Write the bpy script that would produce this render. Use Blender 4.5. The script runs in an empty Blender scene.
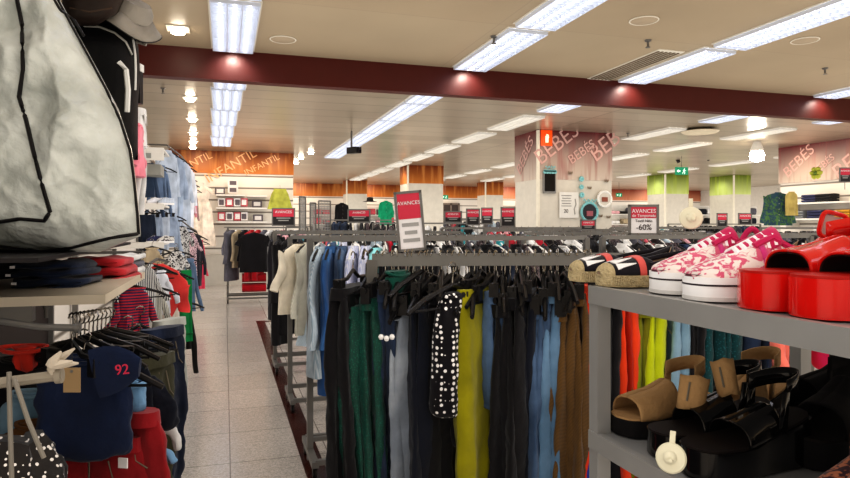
import bpy, math, random
from mathutils import Vector, Matrix, noise
random.seed(7)
C = bpy.context.scene.collection
PI = math.pi
A_ = math.radians(17.35); SA = math.sin(A_); CA = math.cos(A_); CZ = 1.45; FP = 640.0
H = 3.3

def W(px, py, d):                       # ray measurement of the photograph -> world point
    u = (px-425)/FP; v = (226-py)/FP
    return Vector((d*(SA+u*CA), d*(CA-u*SA), CZ+v*d))
def DY(px, Y): return Y/(CA-(px-425)/FP*SA)
def DX(px, X): return X/(SA+(px-425)/FP*CA)
def WY(px, py, Y): return W(px, py, DY(px, Y))

# ------------------------------------------------------------------ materials
MATS = {}
def _new(name):
    m = bpy.data.materials.new(name); m.use_nodes = True
    nt = m.node_tree; b = nt.nodes['Principled BSDF']
    return m, nt, b
def N(nt, t, **k):
    n = nt.nodes.new(t)
    for a, v in k.items():
        if a in n.inputs: n.inputs[a].default_value = v
        else: setattr(n, a, v)
    return n
def srgb(c):
    if isinstance(c, str):
        c = [int(c[i:i+2], 16)/255 for i in (0, 2, 4)]
    return tuple((x/12.92 if x <= .04045 else ((x+.055)/1.055)**2.4) for x in c)+(1,)
def plain(name, col, rough=.5, metal=0, bump=0, bscale=40, var=.12, vscale=8, emit=0, coat=0):
    k = (name, col, rough, metal, emit)
    if k in MATS: return MATS[k]
    m, nt, b = _new(name); c = srgb(col)
    b.inputs['Roughness'].default_value = rough; b.inputs['Metallic'].default_value = metal
    if coat: b.inputs['Coat Weight'].default_value = coat
    tc = N(nt, 'ShaderNodeTexCoord')
    nz = N(nt, 'ShaderNodeTexNoise', Scale=vscale, Detail=3.0)
    nt.links.new(tc.outputs['Object'], nz.inputs['Vector'])
    mx = N(nt, 'ShaderNodeMix', data_type='RGBA')
    mx.inputs['A'].default_value = tuple(x*(1-var) for x in c[:3])+(1,)
    mx.inputs['B'].default_value = tuple(min(1, x*(1+var)) for x in c[:3])+(1,)
    nt.links.new(nz.outputs['Fac'], mx.inputs['Factor']); nt.links.new(mx.outputs['Result'], b.inputs['Base Color'])
    if bump:
        n2 = N(nt, 'ShaderNodeTexNoise', Scale=bscale, Detail=4.0); nt.links.new(tc.outputs['Object'], n2.inputs['Vector'])
        bp = N(nt, 'ShaderNodeBump', Strength=bump, Distance=.01); nt.links.new(n2.outputs['Fac'], bp.inputs['Height'])
        nt.links.new(bp.outputs['Normal'], b.inputs['Normal'])
    if emit:
        b.inputs['Emission Color'].default_value = c; b.inputs['Emission Strength'].default_value = emit
    MATS[k] = m; return m
def fab(col, pat=None, col2='ffffff', scale=40, rough=.9):
    """cloth: base colour with random tonal variation, a weave bump and an optional woven/printed pattern"""
    k = ('fab', col, pat, col2, scale)
    if k in MATS: return MATS[k]
    m, nt, b = _new('cloth_'+col+('_'+pat if pat else '')); c = srgb(col); c2 = srgb(col2)
    b.inputs['Roughness'].default_value = rough
    b.inputs['Sheen Weight'].default_value = .12
    tc = N(nt, 'ShaderNodeTexCoord'); L = nt.links.new
    nz = N(nt, 'ShaderNodeTexNoise', Scale=6.0, Detail=5.0); L(tc.outputs['Object'], nz.inputs['Vector'])
    rp = N(nt, 'ShaderNodeMapRange'); rp.inputs['From Min'].default_value = .3; rp.inputs['From Max'].default_value = .7
    rp.inputs['To Min'].default_value = .7; rp.inputs['To Max'].default_value = 1.25; L(nz.outputs['Fac'], rp.inputs['Value'])
    base = N(nt, 'ShaderNodeMix', data_type='RGBA'); base.inputs['A'].default_value = c; base.inputs['B'].default_value = c2
    base.inputs['Factor'].default_value = 0
    if pat in ('dots', 'flecks', 'sequin'):
        v = N(nt, 'ShaderNodeTexVoronoi', Scale=float(scale)); v.inputs['Randomness'].default_value = .35 if pat == 'dots' else 1
        L(tc.outputs['Object'], v.inputs['Vector'])
        cm = N(nt, 'ShaderNodeMath', operation='LESS_THAN'); cm.inputs[1].default_value = .32 if pat == 'dots' else .28
        L(v.outputs['Distance'], cm.inputs[0]); L(cm.outputs[0], base.inputs['Factor'])
        if pat == 'sequin': b.inputs['Roughness'].default_value = .45
    elif pat in ('vstripe', 'hstripe', 'cord', 'plaid', 'denim'):
        w = N(nt, 'ShaderNodeTexWave', Scale=float(scale)); w.bands_direction = 'Z' if pat == 'hstripe' else 'X'
        if pat == 'cord': w.bands_direction = 'DIAGONAL'
        L(tc.outputs['Object'], w.inputs['Vector'])
        if pat in ('vstripe', 'hstripe'):
            cm = N(nt, 'ShaderNodeMath', operation='GREATER_THAN'); cm.inputs[1].default_value = .55
            L(w.outputs['Fac'], cm.inputs[0]); L(cm.outputs[0], base.inputs['Factor'])
        elif pat == 'plaid':
            w2 = N(nt, 'ShaderNodeTexWave', Scale=float(scale)); w2.bands_direction = 'Z'; L(tc.outputs['Object'], w2.inputs['Vector'])
            a = N(nt, 'ShaderNodeMath', operation='MULTIPLY'); L(w.outputs['Fac'], a.inputs[0]); L(w2.outputs['Fac'], a.inputs[1]); L(a.outputs[0], base.inputs['Factor'])
        elif pat == 'cord':
            a = N(nt, 'ShaderNodeMath', operation='MULTIPLY'); a.inputs[1].default_value = .35; L(w.outputs['Fac'], a.inputs[0]); L(a.outputs[0], base.inputs['Factor'])
        else:
            n3 = N(nt, 'ShaderNodeTexNoise', Scale=5.0, Detail=6.0); L(tc.outputs['Object'], n3.inputs['Vector'])
            r3 = N(nt, 'ShaderNodeMapRange'); r3.inputs['From Min'].default_value = .48; r3.inputs['From Max'].default_value = .75
            L(n3.outputs['Fac'], r3.inputs['Value']); L(r3.outputs['Result'], base.inputs['Factor'])
    elif pat == 'print':
        n3 = N(nt, 'ShaderNodeTexNoise', Scale=float(scale), Detail=2.0, Distortion=1.5); L(tc.outputs['Object'], n3.inputs['Vector'])
        cm = N(nt, 'ShaderNodeMapRange'); cm.inputs['From Min'].default_value = .5; cm.inputs['From Max'].default_value = .56
        L(n3.outputs['Fac'], cm.inputs['Value']); L(cm.outputs['Result'], base.inputs['Factor'])
    mul = N(nt, 'ShaderNodeMix', data_type='RGBA', blend_type='MULTIPLY'); mul.inputs['Factor'].default_value = 1
    L(base.outputs['Result'], mul.inputs['A']); L(rp.outputs['Result'], mul.inputs['B']); L(mul.outputs['Result'], b.inputs['Base Color'])
    n2 = N(nt, 'ShaderNodeTexNoise', Scale=25.0, Detail=6.0); L(tc.outputs['Object'], n2.inputs['Vector'])
    bp = N(nt, 'ShaderNodeBump', Strength=.35, Distance=.012); L(n2.outputs['Fac'], bp.inputs['Height']); L(bp.outputs['Normal'], b.inputs['Normal'])
    MATS[k] = m; return m

def emis(name, col, s):
    m, nt, b = _new(name); c = srgb(col)
    b.inputs['Base Color'].default_value = c
    b.inputs['Emission Color'].default_value = c; b.inputs['Emission Strength'].default_value = s
    return m

STEEL = plain('brushed_steel', '77746f', .4, .5)
GREYM = plain('grey_lacquer_metal', '7d7a74', .45, .3)
CHROME = plain('chrome', 'c9c7c2', .18, 1)
BLKP = plain('black_plastic', '161516', .35)
WHTP = plain('white_plastic', 'd9d5cc', .5)
CREAM = plain('cream_plastic', 'd8d0b4', .45)
WHITE = plain('white_laminate', 'd6d0c6', .5, bump=.05)
DARKG = plain('dark_grey', '2c2a2a', .6)
REDP = plain('sign_red', 'c2384a', .5)
SIGNW = plain('sign_white', 'e2dbd6', .5)
SIGNG = plain('sign_frame_grey', '7b7772', .5, .3)
TEXTR = plain('sign_text_red', 'b02838', .5)
TEXTD = plain('sign_text_dark', '3a3030', .6)

# ------------------------------------------------------------------ mesh builder
class MB:
    def __init__(s): s.v = []; s.f = []
    def box(s, c, d, R=None):
        b = len(s.v); c = Vector(c)
        for i in (-1, 1):
            for j in (-1, 1):
                for k in (-1, 1):
                    p = Vector((i*d[0]/2, j*d[1]/2, k*d[2]/2))
                    if R is not None: p = R @ p
                    s.v.append(c+p)
        s.f += [tuple(b+i for i in q) for q in ((0,1,3,2),(4,6,7,5),(0,4,5,1),(2,3,7,6),(0,2,6,4),(1,5,7,3))]
        return s
    def bb(s, p0, p1):
        return s.box([(a+b)/2 for a, b in zip(p0, p1)], [abs(b-a) for a, b in zip(p0, p1)])
    def rings(s, rs, cap=True, closed=True):
        n = len(rs[0]); b = len(s.v)
        for r in rs: s.v += [Vector(p) for p in r]
        for i in range(len(rs)-1):
            for j in range(n if closed else n-1):
                k = (j+1) % n
                s.f.append((b+i*n+j, b+i*n+k, b+(i+1)*n+k, b+(i+1)*n+j))
        if cap:
            s.f.append(tuple(b+j for j in range(n))[::-1]); s.f.append(tuple(b+(len(rs)-1)*n+j for j in range(n)))
        return s
    def tube(s, pts, r, n=6, closed=False):
        pts = [Vector(p) for p in pts]; rs = []; m = len(pts)
        for i, p in enumerate(pts):
            if closed: t = pts[(i+1) % m]-pts[i-1]
            else: t = pts[min(i+1, m-1)]-pts[max(i-1, 0)]
            t.normalize()
            up = Vector((0,0,1)) if abs(t.z) < .9 else Vector((0,1,0)) if abs(t.y) < .9 else Vector((1,0,0))
            a = t.cross(up).normalized(); c = t.cross(a)
            rr = r[i] if isinstance(r, (list, tuple)) else r
            rs.append([p+a*rr*math.cos(2*PI*k/n)+c*rr*math.sin(2*PI*k/n) for k in range(n)])
        if closed: rs.append(rs[0])
        return s.rings(rs, cap=not closed)
    def lathe(s, prof, c=(0,0,0), n=20, M=None):
        rs = []
        for r, z in prof:
            q = []
            for k in range(n):
                p = Vector((r*math.cos(2*PI*k/n), r*math.sin(2*PI*k/n), z))
                if M is not None: p = M @ p
                q.append(p+Vector(c))
            rs.append(q)
        return s.rings(rs)
    def extr(s, pts, vec):
        vec = Vector(vec)
        return s.rings([[Vector(p) for p in pts], [Vector(p)+vec for p in pts]])
    def mesh(s, name, smooth=True, auto=True):
        me = bpy.data.meshes.new(name); me.from_pydata([tuple(v) for v in s.v], [], s.f); me.update()
        if smooth:
            me.polygons.foreach_set('use_smooth', [True]*len(me.polygons))
            if auto:
                try: me.set_sharp_from_angle(angle=math.radians(40))
                except Exception: pass
        return me
    def build(s, name, mat, parent=None, smooth=True, auto=True):
        return link(name, s.mesh(name, smooth, auto), mat, parent)

def link(name, me, mat=None, parent=None):
    o = bpy.data.objects.new(name, me); C.objects.link(o)
    if mat is not None:
        if len(me.materials) == 0: me.materials.append(mat)
    if parent is not None: o.parent = parent
    return o
def tag(o, label, cat, group=None, kind=None):
    o['label'] = label; o['category'] = cat
    if group: o['group'] = group
    if kind: o['kind'] = kind
    return o
def thing(name, label, cat, loc=(0,0,0), rz=0, group=None):
    o = bpy.data.objects.new(name, None); C.objects.link(o); o.location = loc; o.rotation_euler = (0,0,rz)
    o.empty_display_size = .1
    return tag(o, label, cat, group)
def struct(name, mb, mat, smooth=False):
    o = mb.build(name, mat, smooth=smooth); o['kind'] = 'structure'; return o

TXT = {}
def text_mesh(s, size, extr=.001):
    k = (s, size)
    if k not in TXT:
        cu = bpy.data.curves.new('lettering', 'FONT'); cu.body = s; cu.size = size; cu.align_x = 'CENTER'; cu.align_y = 'CENTER'; cu.extrude = extr
        o = bpy.data.objects.new('tmp', cu); C.objects.link(o); bpy.context.view_layer.update()
        me = bpy.data.meshes.new_from_object(o.evaluated_get(bpy.context.evaluated_depsgraph_get()))
        bpy.data.objects.remove(o); TXT[k] = me
    return TXT[k].copy()
def lettering(s, size, mat, parent, M, name='lettering'):
    me = text_mesh(s, size); me.transform(M); return link(name, me, mat, parent)
FACE = Matrix.Rotation(PI/2, 4, 'X')      # lettering upright, facing -Y
ORD = ('first second third fourth fifth sixth seventh eighth ninth tenth eleventh twelfth thirteenth fourteenth fifteenth sixteenth '
       'seventeenth eighteenth nineteenth twentieth').split()
def ordn(i):
    if i < 20: return ORD[i]
    tens = {2: 'twenty', 3: 'thirty', 4: 'forty', 5: 'fifty'}[(i+1)//10]
    return tens+'-'+ORD[(i+1) % 10-1] if (i+1) % 10 else {3: 'thirtieth', 4: 'fortieth', 5: 'fiftieth', 2: 'twentieth'}[(i+1)//10]

# ------------------------------------------------------------------ camera
cam = bpy.data.cameras.new('camera'); co = bpy.data.objects.new('camera', cam); C.objects.link(co)
co.location = (0, 0, CZ); co.rotation_euler = (PI/2, 0, -A_)
cam.sensor_width = 36; cam.lens = 36*FP/850; cam.shift_y = -13/850; cam.clip_start = .05; cam.clip_end = 100
bpy.context.scene.camera = co

# ------------------------------------------------------------------ room
def floor_mat():
    m, nt, b = _new('terrazzo_tiles'); L = nt.links.new
    tc = N(nt, 'ShaderNodeTexCoord')
    mp = N(nt, 'ShaderNodeMapping'); mp.inputs['Location'].default_value = (-.03, -4.09, 0); L(tc.outputs['Object'], mp.inputs['Vector'])
    br = N(nt, 'ShaderNodeTexBrick', offset=0.0, squash=1.0); br.inputs['Scale'].default_value = 1
    br.inputs['Brick Width'].default_value = .6; br.inputs['Row Height'].default_value = .6
    br.inputs['Mortar Size'].default_value = .004; br.inputs['Mortar Smooth'].default_value = .1
    br.inputs['Color1'].default_value = srgb('a59c92'); br.inputs['Color2'].default_value = srgb('ada49a'); br.inputs['Mortar'].default_value = srgb('6c645b')
    L(mp.outputs['Vector'], br.inputs['Vector'])
    v = N(nt, 'ShaderNodeTexVoronoi', Scale=130.0); L(tc.outputs['Object'], v.inputs['Vector'])
    sp = N(nt, 'ShaderNodeSeparateColor'); L(v.outputs['Color'], sp.inputs['Color'])
    mr = N(nt, 'ShaderNodeMapRange'); mr.inputs['To Min'].default_value = .68; mr.inputs['To Max'].default_value = 1.15; L(sp.outputs['Red'], mr.inputs['Value'])
    mu = N(nt, 'ShaderNodeMix', data_type='RGBA', blend_type='MULTIPLY'); mu.inputs['Factor'].default_value = 1
    L(br.outputs['Color'], mu.inputs['A']); L(mr.outputs['Result'], mu.inputs['B']); L(mu.outputs['Result'], b.inputs['Base Color'])
    b.inputs['Roughness'].default_value = .22
    return m
def ceil_mat(slats):
    m, nt, b = _new('ceiling_slats' if slats else 'ceiling_panels'); L = nt.links.new
    tc = N(nt, 'ShaderNodeTexCoord')
    br = N(nt, 'ShaderNodeTexBrick', offset=0.0); br.inputs['Scale'].default_value = 1
    br.inputs['Brick Width'].default_value = 6.0 if slats else 2.4; br.inputs['Row Height'].default_value = .6 if slats else 1.8
    br.inputs['Mortar Size'].default_value = .012 if slats else .006
    c1 = '9c8d79' if slats else '9c8b72'
    br.inputs['Color1'].default_value = srgb(c1); br.inputs['Color2'].default_value = srgb('8c7d69' if slats else '99876e'); br.inputs['Mortar'].default_value = srgb('5b4c3c' if slats else '90806a')
    L(tc.outputs['Object'], br.inputs['Vector'])
    nz = N(nt, 'ShaderNodeTexNoise', Scale=.8, Detail=3.0); L(tc.outputs['Object'], nz.inputs['Vector'])
    mr = N(nt, 'ShaderNodeMapRange'); mr.inputs['To Min'].default_value = .8; mr.inputs['To Max'].default_value = 1.15; L(nz.outputs['Fac'], mr.inputs['Value'])
    mu = N(nt, 'ShaderNodeMix', data_type='RGBA', blend_type='MULTIPLY'); mu.inputs['Factor'].default_value = 1
    L(br.outputs['Color'], mu.inputs['A']); L(mr.outputs['Result'], mu.inputs['B']); L(mu.outputs['Result'], b.inputs['Base Color'])
    b.inputs['Roughness'].default_value = .28 if slats else .5
    if slats: b.inputs['Metallic'].default_value = .35
    return m
XL, XR, YB, YF = -1.65, 24.0, 28.0, -4.0
struct('floor', MB().bb((XL, YF, -.1), (XR, YB, 0)), floor_mat())
struct('ceiling', MB().bb((XL, YF, H), (XR, 7.1, H+.1)), ceil_mat(False))
struct('ceiling', MB().bb((XL, 7.1, H), (XR, YB, H+.1)), ceil_mat(True))
WALLM = plain('painted_wall', 'bdb5a8', .7)
struct('wall_left', MB().bb((XL-.1, YF, 0), (XL, YB, H)), WALLM)
struct('wall_right', MB().bb((XR, YF, 0), (XR+.1, YB, H)), WALLM)
struct('wall_front', MB().bb((XL, YF-.1, 0), (XR, YF, H)), WALLM)
def slat_mat(col='d8d0c4'):
    m, nt, b = _new('slatwall'); L = nt.links.new
    tc = N(nt, 'ShaderNodeTexCoord'); w = N(nt, 'ShaderNodeTexWave', Scale=1.05); w.bands_direction = 'Z'; L(tc.outputs['Object'], w.inputs['Vector'])
    cr = N(nt, 'ShaderNodeMapRange'); cr.inputs['From Min'].default_value = .0; cr.inputs['From Max'].default_value = .08; L(w.outputs['Fac'], cr.inputs['Value'])
    mx = N(nt, 'ShaderNodeMix', data_type='RGBA'); mx.inputs['A'].default_value = srgb('6b6258'); mx.inputs['B'].default_value = srgb(col)
    L(cr.outputs['Result'], mx.inputs['Factor']); L(mx.outputs['Result'], b.inputs['Base Color']); b.inputs['Roughness'].default_value = .5
    return m
SLAT = slat_mat()
struct('wall_back', MB().bb((XL, YB, 0), (XR, YB+.1, H)), SLAT)
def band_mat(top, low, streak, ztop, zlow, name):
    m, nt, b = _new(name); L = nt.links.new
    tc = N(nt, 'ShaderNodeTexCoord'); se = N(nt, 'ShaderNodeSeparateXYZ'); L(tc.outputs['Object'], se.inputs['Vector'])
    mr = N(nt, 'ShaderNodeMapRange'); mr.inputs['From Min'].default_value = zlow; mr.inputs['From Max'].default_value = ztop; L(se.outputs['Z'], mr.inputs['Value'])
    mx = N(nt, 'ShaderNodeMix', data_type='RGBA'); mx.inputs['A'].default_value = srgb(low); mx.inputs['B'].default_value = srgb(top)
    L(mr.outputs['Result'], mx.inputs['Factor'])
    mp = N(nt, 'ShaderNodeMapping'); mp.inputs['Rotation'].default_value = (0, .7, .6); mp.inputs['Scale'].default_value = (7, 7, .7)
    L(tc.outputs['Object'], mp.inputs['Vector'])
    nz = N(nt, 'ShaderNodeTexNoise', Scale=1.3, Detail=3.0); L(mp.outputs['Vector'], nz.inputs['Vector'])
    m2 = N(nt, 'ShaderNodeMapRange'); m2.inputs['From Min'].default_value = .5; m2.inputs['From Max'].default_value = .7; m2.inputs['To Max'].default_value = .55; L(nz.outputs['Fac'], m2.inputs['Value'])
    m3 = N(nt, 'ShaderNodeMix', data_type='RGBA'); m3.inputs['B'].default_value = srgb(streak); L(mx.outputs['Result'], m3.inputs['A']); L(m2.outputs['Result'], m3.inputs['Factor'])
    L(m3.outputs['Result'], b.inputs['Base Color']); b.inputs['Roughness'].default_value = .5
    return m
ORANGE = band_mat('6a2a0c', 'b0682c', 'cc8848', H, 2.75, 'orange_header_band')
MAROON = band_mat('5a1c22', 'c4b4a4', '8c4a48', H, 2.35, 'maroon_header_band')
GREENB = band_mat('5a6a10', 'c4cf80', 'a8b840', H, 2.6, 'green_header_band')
LETT = plain('header_lettering', 'd8a070', .5, emit=.02)
LETP = plain('header_lettering_pink', 'c49a90', .5, emit=.02)
# red-brown beam
struct('trim_1', MB().bb((XL, 7.05, 2.985), (XR, 7.2, H)), plain('beam_red_brown', '46130f', .45))
# dark marble strip round the carpet of racks
MARB = plain('red_brown_marble', '33150f', .25, var=.4, vscale=14)
struct('trim_2', MB().bb((.45, -2, 0), (.575, 9.95, .004)), MARB)
struct('trim_3', MB().bb((.45, 9.95, 0), (9, 10.07, .004)), MARB)
# partition behind the long dress
struct('wall_partition', MB().bb((-1.3, 16.6, 0), (1.66, 16.85, 2.75)), SLAT)
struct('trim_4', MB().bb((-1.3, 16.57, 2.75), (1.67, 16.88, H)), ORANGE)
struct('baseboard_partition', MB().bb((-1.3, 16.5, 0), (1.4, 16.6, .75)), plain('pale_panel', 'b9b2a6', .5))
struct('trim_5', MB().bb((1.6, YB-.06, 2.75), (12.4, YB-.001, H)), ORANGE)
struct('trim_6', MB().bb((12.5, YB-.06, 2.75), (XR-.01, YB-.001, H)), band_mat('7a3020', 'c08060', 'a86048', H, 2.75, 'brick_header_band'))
# right hand partition with the baby department shelves
struct('wall_side', MB().bb((12.6, 4, 0), (12.8, 12.0, 2.7)), SLAT)
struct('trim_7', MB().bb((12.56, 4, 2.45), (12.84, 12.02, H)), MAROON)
def header_words(root_name, label, cat, items, mat):
    t = thing(root_name, label, cat)
    for (s, size, p, M) in items:
        lettering(s, size, mat, t, Matrix.Translation(p) @ M, 'word')
    return t
tilt = lambda a: Matrix.Rotation(-a, 4, 'Y')
def lv(s, size, px, py, Y, ang): 
    p = WY(px, py, Y); return (s, size, p, tilt(ang) @ FACE)
header_words('header_lettering', 'slanted pale INFANTIL lettering on the orange band above the slatwall', 'lettering',
    [lv('INFANTIL', .26, 190, 165, 16.55, .5), lv('INFANTIL', .32, 231, 166, 16.55, .55), lv('INFANTIL', .22, 262, 165, 16.55, .5)], LETT)
SIDE = Matrix.Rotation(-PI/2, 4, 'Z') @ FACE    # facing -X
t = thing('header_lettering', 'slanted pale BEBÉS lettering on the maroon band at the right', 'lettering')
for s, size, y, z, a in (('BEBÉS', .36, 11.45, 2.93, .65), ('BEBÉS', .22, 10.8, 2.8, .6), ('BEBÉS', .5, 10.0, 2.9, .6)):
    lettering(s, size, LETP, t, Matrix.Translation((12.545, y, z)) @ Matrix.Rotation(-PI/2, 4, 'Z') @ tilt(a) @ FACE, 'word')

# ------------------------------------------------------------------ columns
COLW = plain('column_paint', 'c9c1b2', .55)
def column(x0, x1, y0, y1, band, zb, label, n):
    t = thing('column', label, 'column', ((x0+x1)/2, (y0+y1)/2, 0))
    cx, cy = (x0+x1)/2, (y0+y1)/2; w, d = x1-x0, y1-y0
    MB().box((0, 0, zb/2), (w, d, zb)).build('shaft', COLW, t, False)
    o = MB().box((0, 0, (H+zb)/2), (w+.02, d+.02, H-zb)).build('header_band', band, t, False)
    MB().box((-w/2, -d/2, H/2), (.05, .05, H-.02)).build('corner_strip', plain('pale_strip', 'ddd4c0', .5), t, False)
    return t
cA = column(5.74, 7.37, 11.09, 12.1, MAROON, 2.35, 'large square column with a maroon band of slanted lettering', 1)
t = thing('header_lettering', 'slanted pale BEBÉS lettering around the top of the large column', 'lettering')
for s, size, px, py, a in (('BEBÉS', .42, 557, 144, .65), ('BEBÉS', .26, 582, 152, .6), ('BEBÉS', .46, 605, 146, .65)):
    if px == 605: s = 'BEB'
    lettering(s, size, LETP, t, Matrix.Translation(WY(px, py, 11.065)) @ tilt(a) @ FACE, 'word')
lettering('BEBÉS', .34, LETP, t, Matrix.Translation((5.715, 11.6, 2.85)) @ Matrix.Rotation(-PI/2, 4, 'Z') @ tilt(.8) @ FACE, 'word')
cB = column(5.3, 6.43, 18.7, 19.6, ORANGE, 2.75, 'square column with an orange band behind the tilted sign', 2)
column(4.67, 5.5, 25.5, 26.3, ORANGE, 2.75, 'narrow far column with an orange band left of the tilted sign', 3)
column(10.4, 11.2, 24.8, 25.7, ORANGE, 2.75, 'narrow far column with an orange band just left of the large column', 4)
column(14.96, 15.95, 19.2, 20.2, GREENB, 2.6, 'column with a lime green band behind the green exit sign', 5)
column(17.6, 18.35, 18.8, 20.0, GREENB, 2.6, 'column with a lime green band right of the hanging exit sign', 6)

# ------------------------------------------------------------------ ceiling lights
TUBE = emis('fluorescent_tube', 'f4f4ff', 4.2)
REFL = plain('louvre_reflector_glow', 'dfe3e8', .3, .2, emit=.2)
BLADE = plain('louvre_blade_glow', 'c9cdd6', .3, .3, emit=.12)  # faint glow in reflector and blades stands in for light from the tubes
TUBE2 = emis('fluorescent_tube_dimmed', 'f0eee8', 2.6); REFL2 = plain('louvre_reflector_dim_glow', 'c8c4bc', .4, .2, emit=.2); BLADE2 = plain('louvre_blade_dim_glow', 'cac5bc', .4, .1, emit=.22)  # far set dimmed to imitate louvre cut-off at grazing angles; metal parts glow too
FRAME = plain('light_frame', 'cfc6b4', .5)
MCACHE = {}
def withmat(me, mat):
    k = (me.name, mat.name)
    if k not in MCACHE:
        c = me.copy(); c.materials.clear(); c.materials.append(mat); MCACHE[k] = c
    return MCACHE[k]
FIX = {}
def fixture_meshes(w, l):
    k = (w, l)
    if k not in FIX:
        fr = MB()
        for sx in (-1, 1): fr.box((sx*(w/2+.008), 0, -.004), (.016, l+.03, .012))
        for sy in (-1, 1): fr.box((0, sy*(l/2+.008), -.004), (w, .016, .012))
        pan = MB().box((0, 0, -.003), (w, l, .004))
        tb = MB()
        for x in (-w*.3, 0, w*.3): tb.tube([(x, -l/2+.03, -.016), (x, l/2-.03, -.016)], .011, 8)
        bl = MB(); n = int(l/.07)
        for i in range(n+1): bl.box((0, -l/2+i*l/n, -.028), (w, .006, .03))
        for x in (-w/2+.003, -w*.15, w*.15, w/2-.003): bl.box((x, 0, -.028), (.008, l, .032))
        FIX[k] = (fr.mesh('frame', False), pan.mesh('reflector', False), tb.mesh('tube'), bl.mesh('louvre', False))
    return FIX[k]
def fixture(x, y, w, l, label, rz=0):
    t = thing('ceiling_light', label, 'ceiling light', (x, y, H), rz, 'louvred fluorescent ceiling lights')
    a = fixture_meshes(w, l)
    dim = y > 9 and x > 4
    for n, me, m in zip(('frame', 'reflector', 'tube', 'louvre'), a, (FRAME, REFL2, TUBE2, BLADE2) if dim else (FRAME, REFL, TUBE, BLADE)):
        o = bpy.data.objects.new(n, withmat(me, m)); C.objects.link(o); o.parent = t
rowdesc = {0.08: 'above the left aisle', 0.2: 'above the left aisle', 2.72: 'in the strip above the first clothes rail', 4.92: 'in the strip right of the air vent', 8.1: 'in the strip nearest the right edge', 10.1: 'in the strip right of the large column', 14.2: 'in the far right strip'}
for x in (0.08, 2.72, 4.92, 8.1):
    ys = [6.2, 4.55, 2.9, 1.2, -.6] 
    for i, y in enumerate(ys):
        fixture(x, y, .4, 1.52, 'ceiling light %s, %s before the beam' % (rowdesc[x], ordn(i)))
for x, ylist in ((0.08, [8.1+1.6*i for i in range(5)]), (2.72, [8.3+1.6*i for i in range(6)]), (4.92, [8.4+2.0*i for i in range(9)]), (8.1, [8.5+2.3*i for i in range(8)]),
                 (10.1, [8.0+2.2*i for i in range(8)]), (14.2, [8.0+2.4*i for i in range(7)])):
    for i, y in enumerate(ylist):
        fixture(x, y, .4, 1.52, 'ceiling light %s, %s beyond the beam' % (rowdesc[x], ordn(i)), 0) if x > 1 else fixture(.06-.035*i, y, .4, 1.52, 'ceiling light above the left aisle, %s beyond the beam' % ordn(i))
SPOTM = emis('spot_lamp', 'fff0d8', 30)
def spot(x, y, label, power=14):
    t = thing('spotlight', label, 'spotlight', (x, y, H), 0, 'recessed square spotlights')
    MB().box((0, 0, -.006), (.2, .2, .012)).build('frame', FRAME, t, False)
    MB().lathe([(.0, -.014), (.065, -.016), (.06, -.05), (.0, -.045)], n=16).build('lamp', SPOTM, t)
for i, y in enumerate((6.4, 9.8, 11.7, 13.4, 14.8, 15.9)):
    spot(-.42 - (.06*i), y, 'square recessed spotlight over the left aisle, %s from the front' % ordn(i))
for i, (px, py) in enumerate(((311, 166), (301, 171), (296, 176))):
    p = W(px, py-14, 1184/(226-py+14)); spot(p.x, p.y, 'small ceiling spotlight right of the partition, %s from the front' % ordn(i))
# header bands brightened by small warm spots, no fixture modelled
def lamp(name, loc, energy, col=(1, .8, .6), size=.15, kind='POINT', spotdeg=90, target=None):
    l = bpy.data.lights.new(name, kind); l.energy = energy; l.color = col
    if kind == 'SPOT': l.spot_size = math.radians(spotdeg); l.spot_blend = .8
    if kind == 'AREA': l.shape = 'SQUARE'; l.size = size
    else: l.shadow_soft_size = size
    o = bpy.data.objects.new(name, l); C.objects.link(o); o.location = loc
    if target is not None: o.rotation_euler = (Vector(target)-Vector(loc)).to_track_quat('-Z', 'Y').to_euler()
    return o
for x in (-.6, .3, 1.2): lamp('header_wash_spot', (x, 15.8, 3.2), 30, target=(x, 16.6, 2.4), kind='SPOT', spotdeg=120)
for x in (6.0, 7.0): lamp('header_wash_spot', (x, 10.3, 3.15), 13, target=(x, 11.1, 2.2), kind='SPOT', spotdeg=120)
for x in (3, 6, 9, 13, 17, 21): lamp('header_wash_spot', (x, 26.9, 3.15), 60, target=(x, 28, 2.4), kind='SPOT', spotdeg=130)
for y in (11.2, 9.8): lamp('header_wash_spot', (11.9, y, 3.15), 30, target=(12.6, y, 2.3), kind='SPOT', spotdeg=120)
lamp('header_wash_spot', (5.0, 18.9, 3.1), 25, target=(5.3, 19.2, 2.6), kind='SPOT', spotdeg=120)
for p in ((14.6, 19.6), (17.2, 19.4)): lamp('header_wash_spot', (p[0], p[1], 3.1), 11, (1, 1, .8), target=(p[0]+.4, p[1], 2.5), kind='SPOT', spotdeg=130)
for x in (0.08, 2.72, 4.92, 8.1): lamp('beam_scallop', (x, 6.88, 3.26), 22, (1, .8, .7), size=.03, target=(x, 7.12, 2.95), kind='SPOT', spotdeg=125)  # added spots make the scallops of light where the strips meet the beam
# flood lamp seen bright on the right
p = W(757, 150, 14.0)
t = thing('flood_lamp', 'bright round flood lamp hanging under the slatted ceiling at right', 'lamp', p)
MB().lathe([(.02, .42), (.05, .4), (.06, .2), (.14, .0), (.13, -.03), (0, -.03)], n=16).build('housing', WHTP, t)
MB().lathe([(.0, -.035), (.12, -.035), (.15, -.12), (.13, -.22), (0, -.27)], n=16).build('bulb', emis('flood_bulb', 'fff4e0', 60), t)
MB().tube([(0, 0, .4), (0, 0, H-p.z)], .012).build('stem', STEEL, t)
p = W(700, 171, 15)
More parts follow.
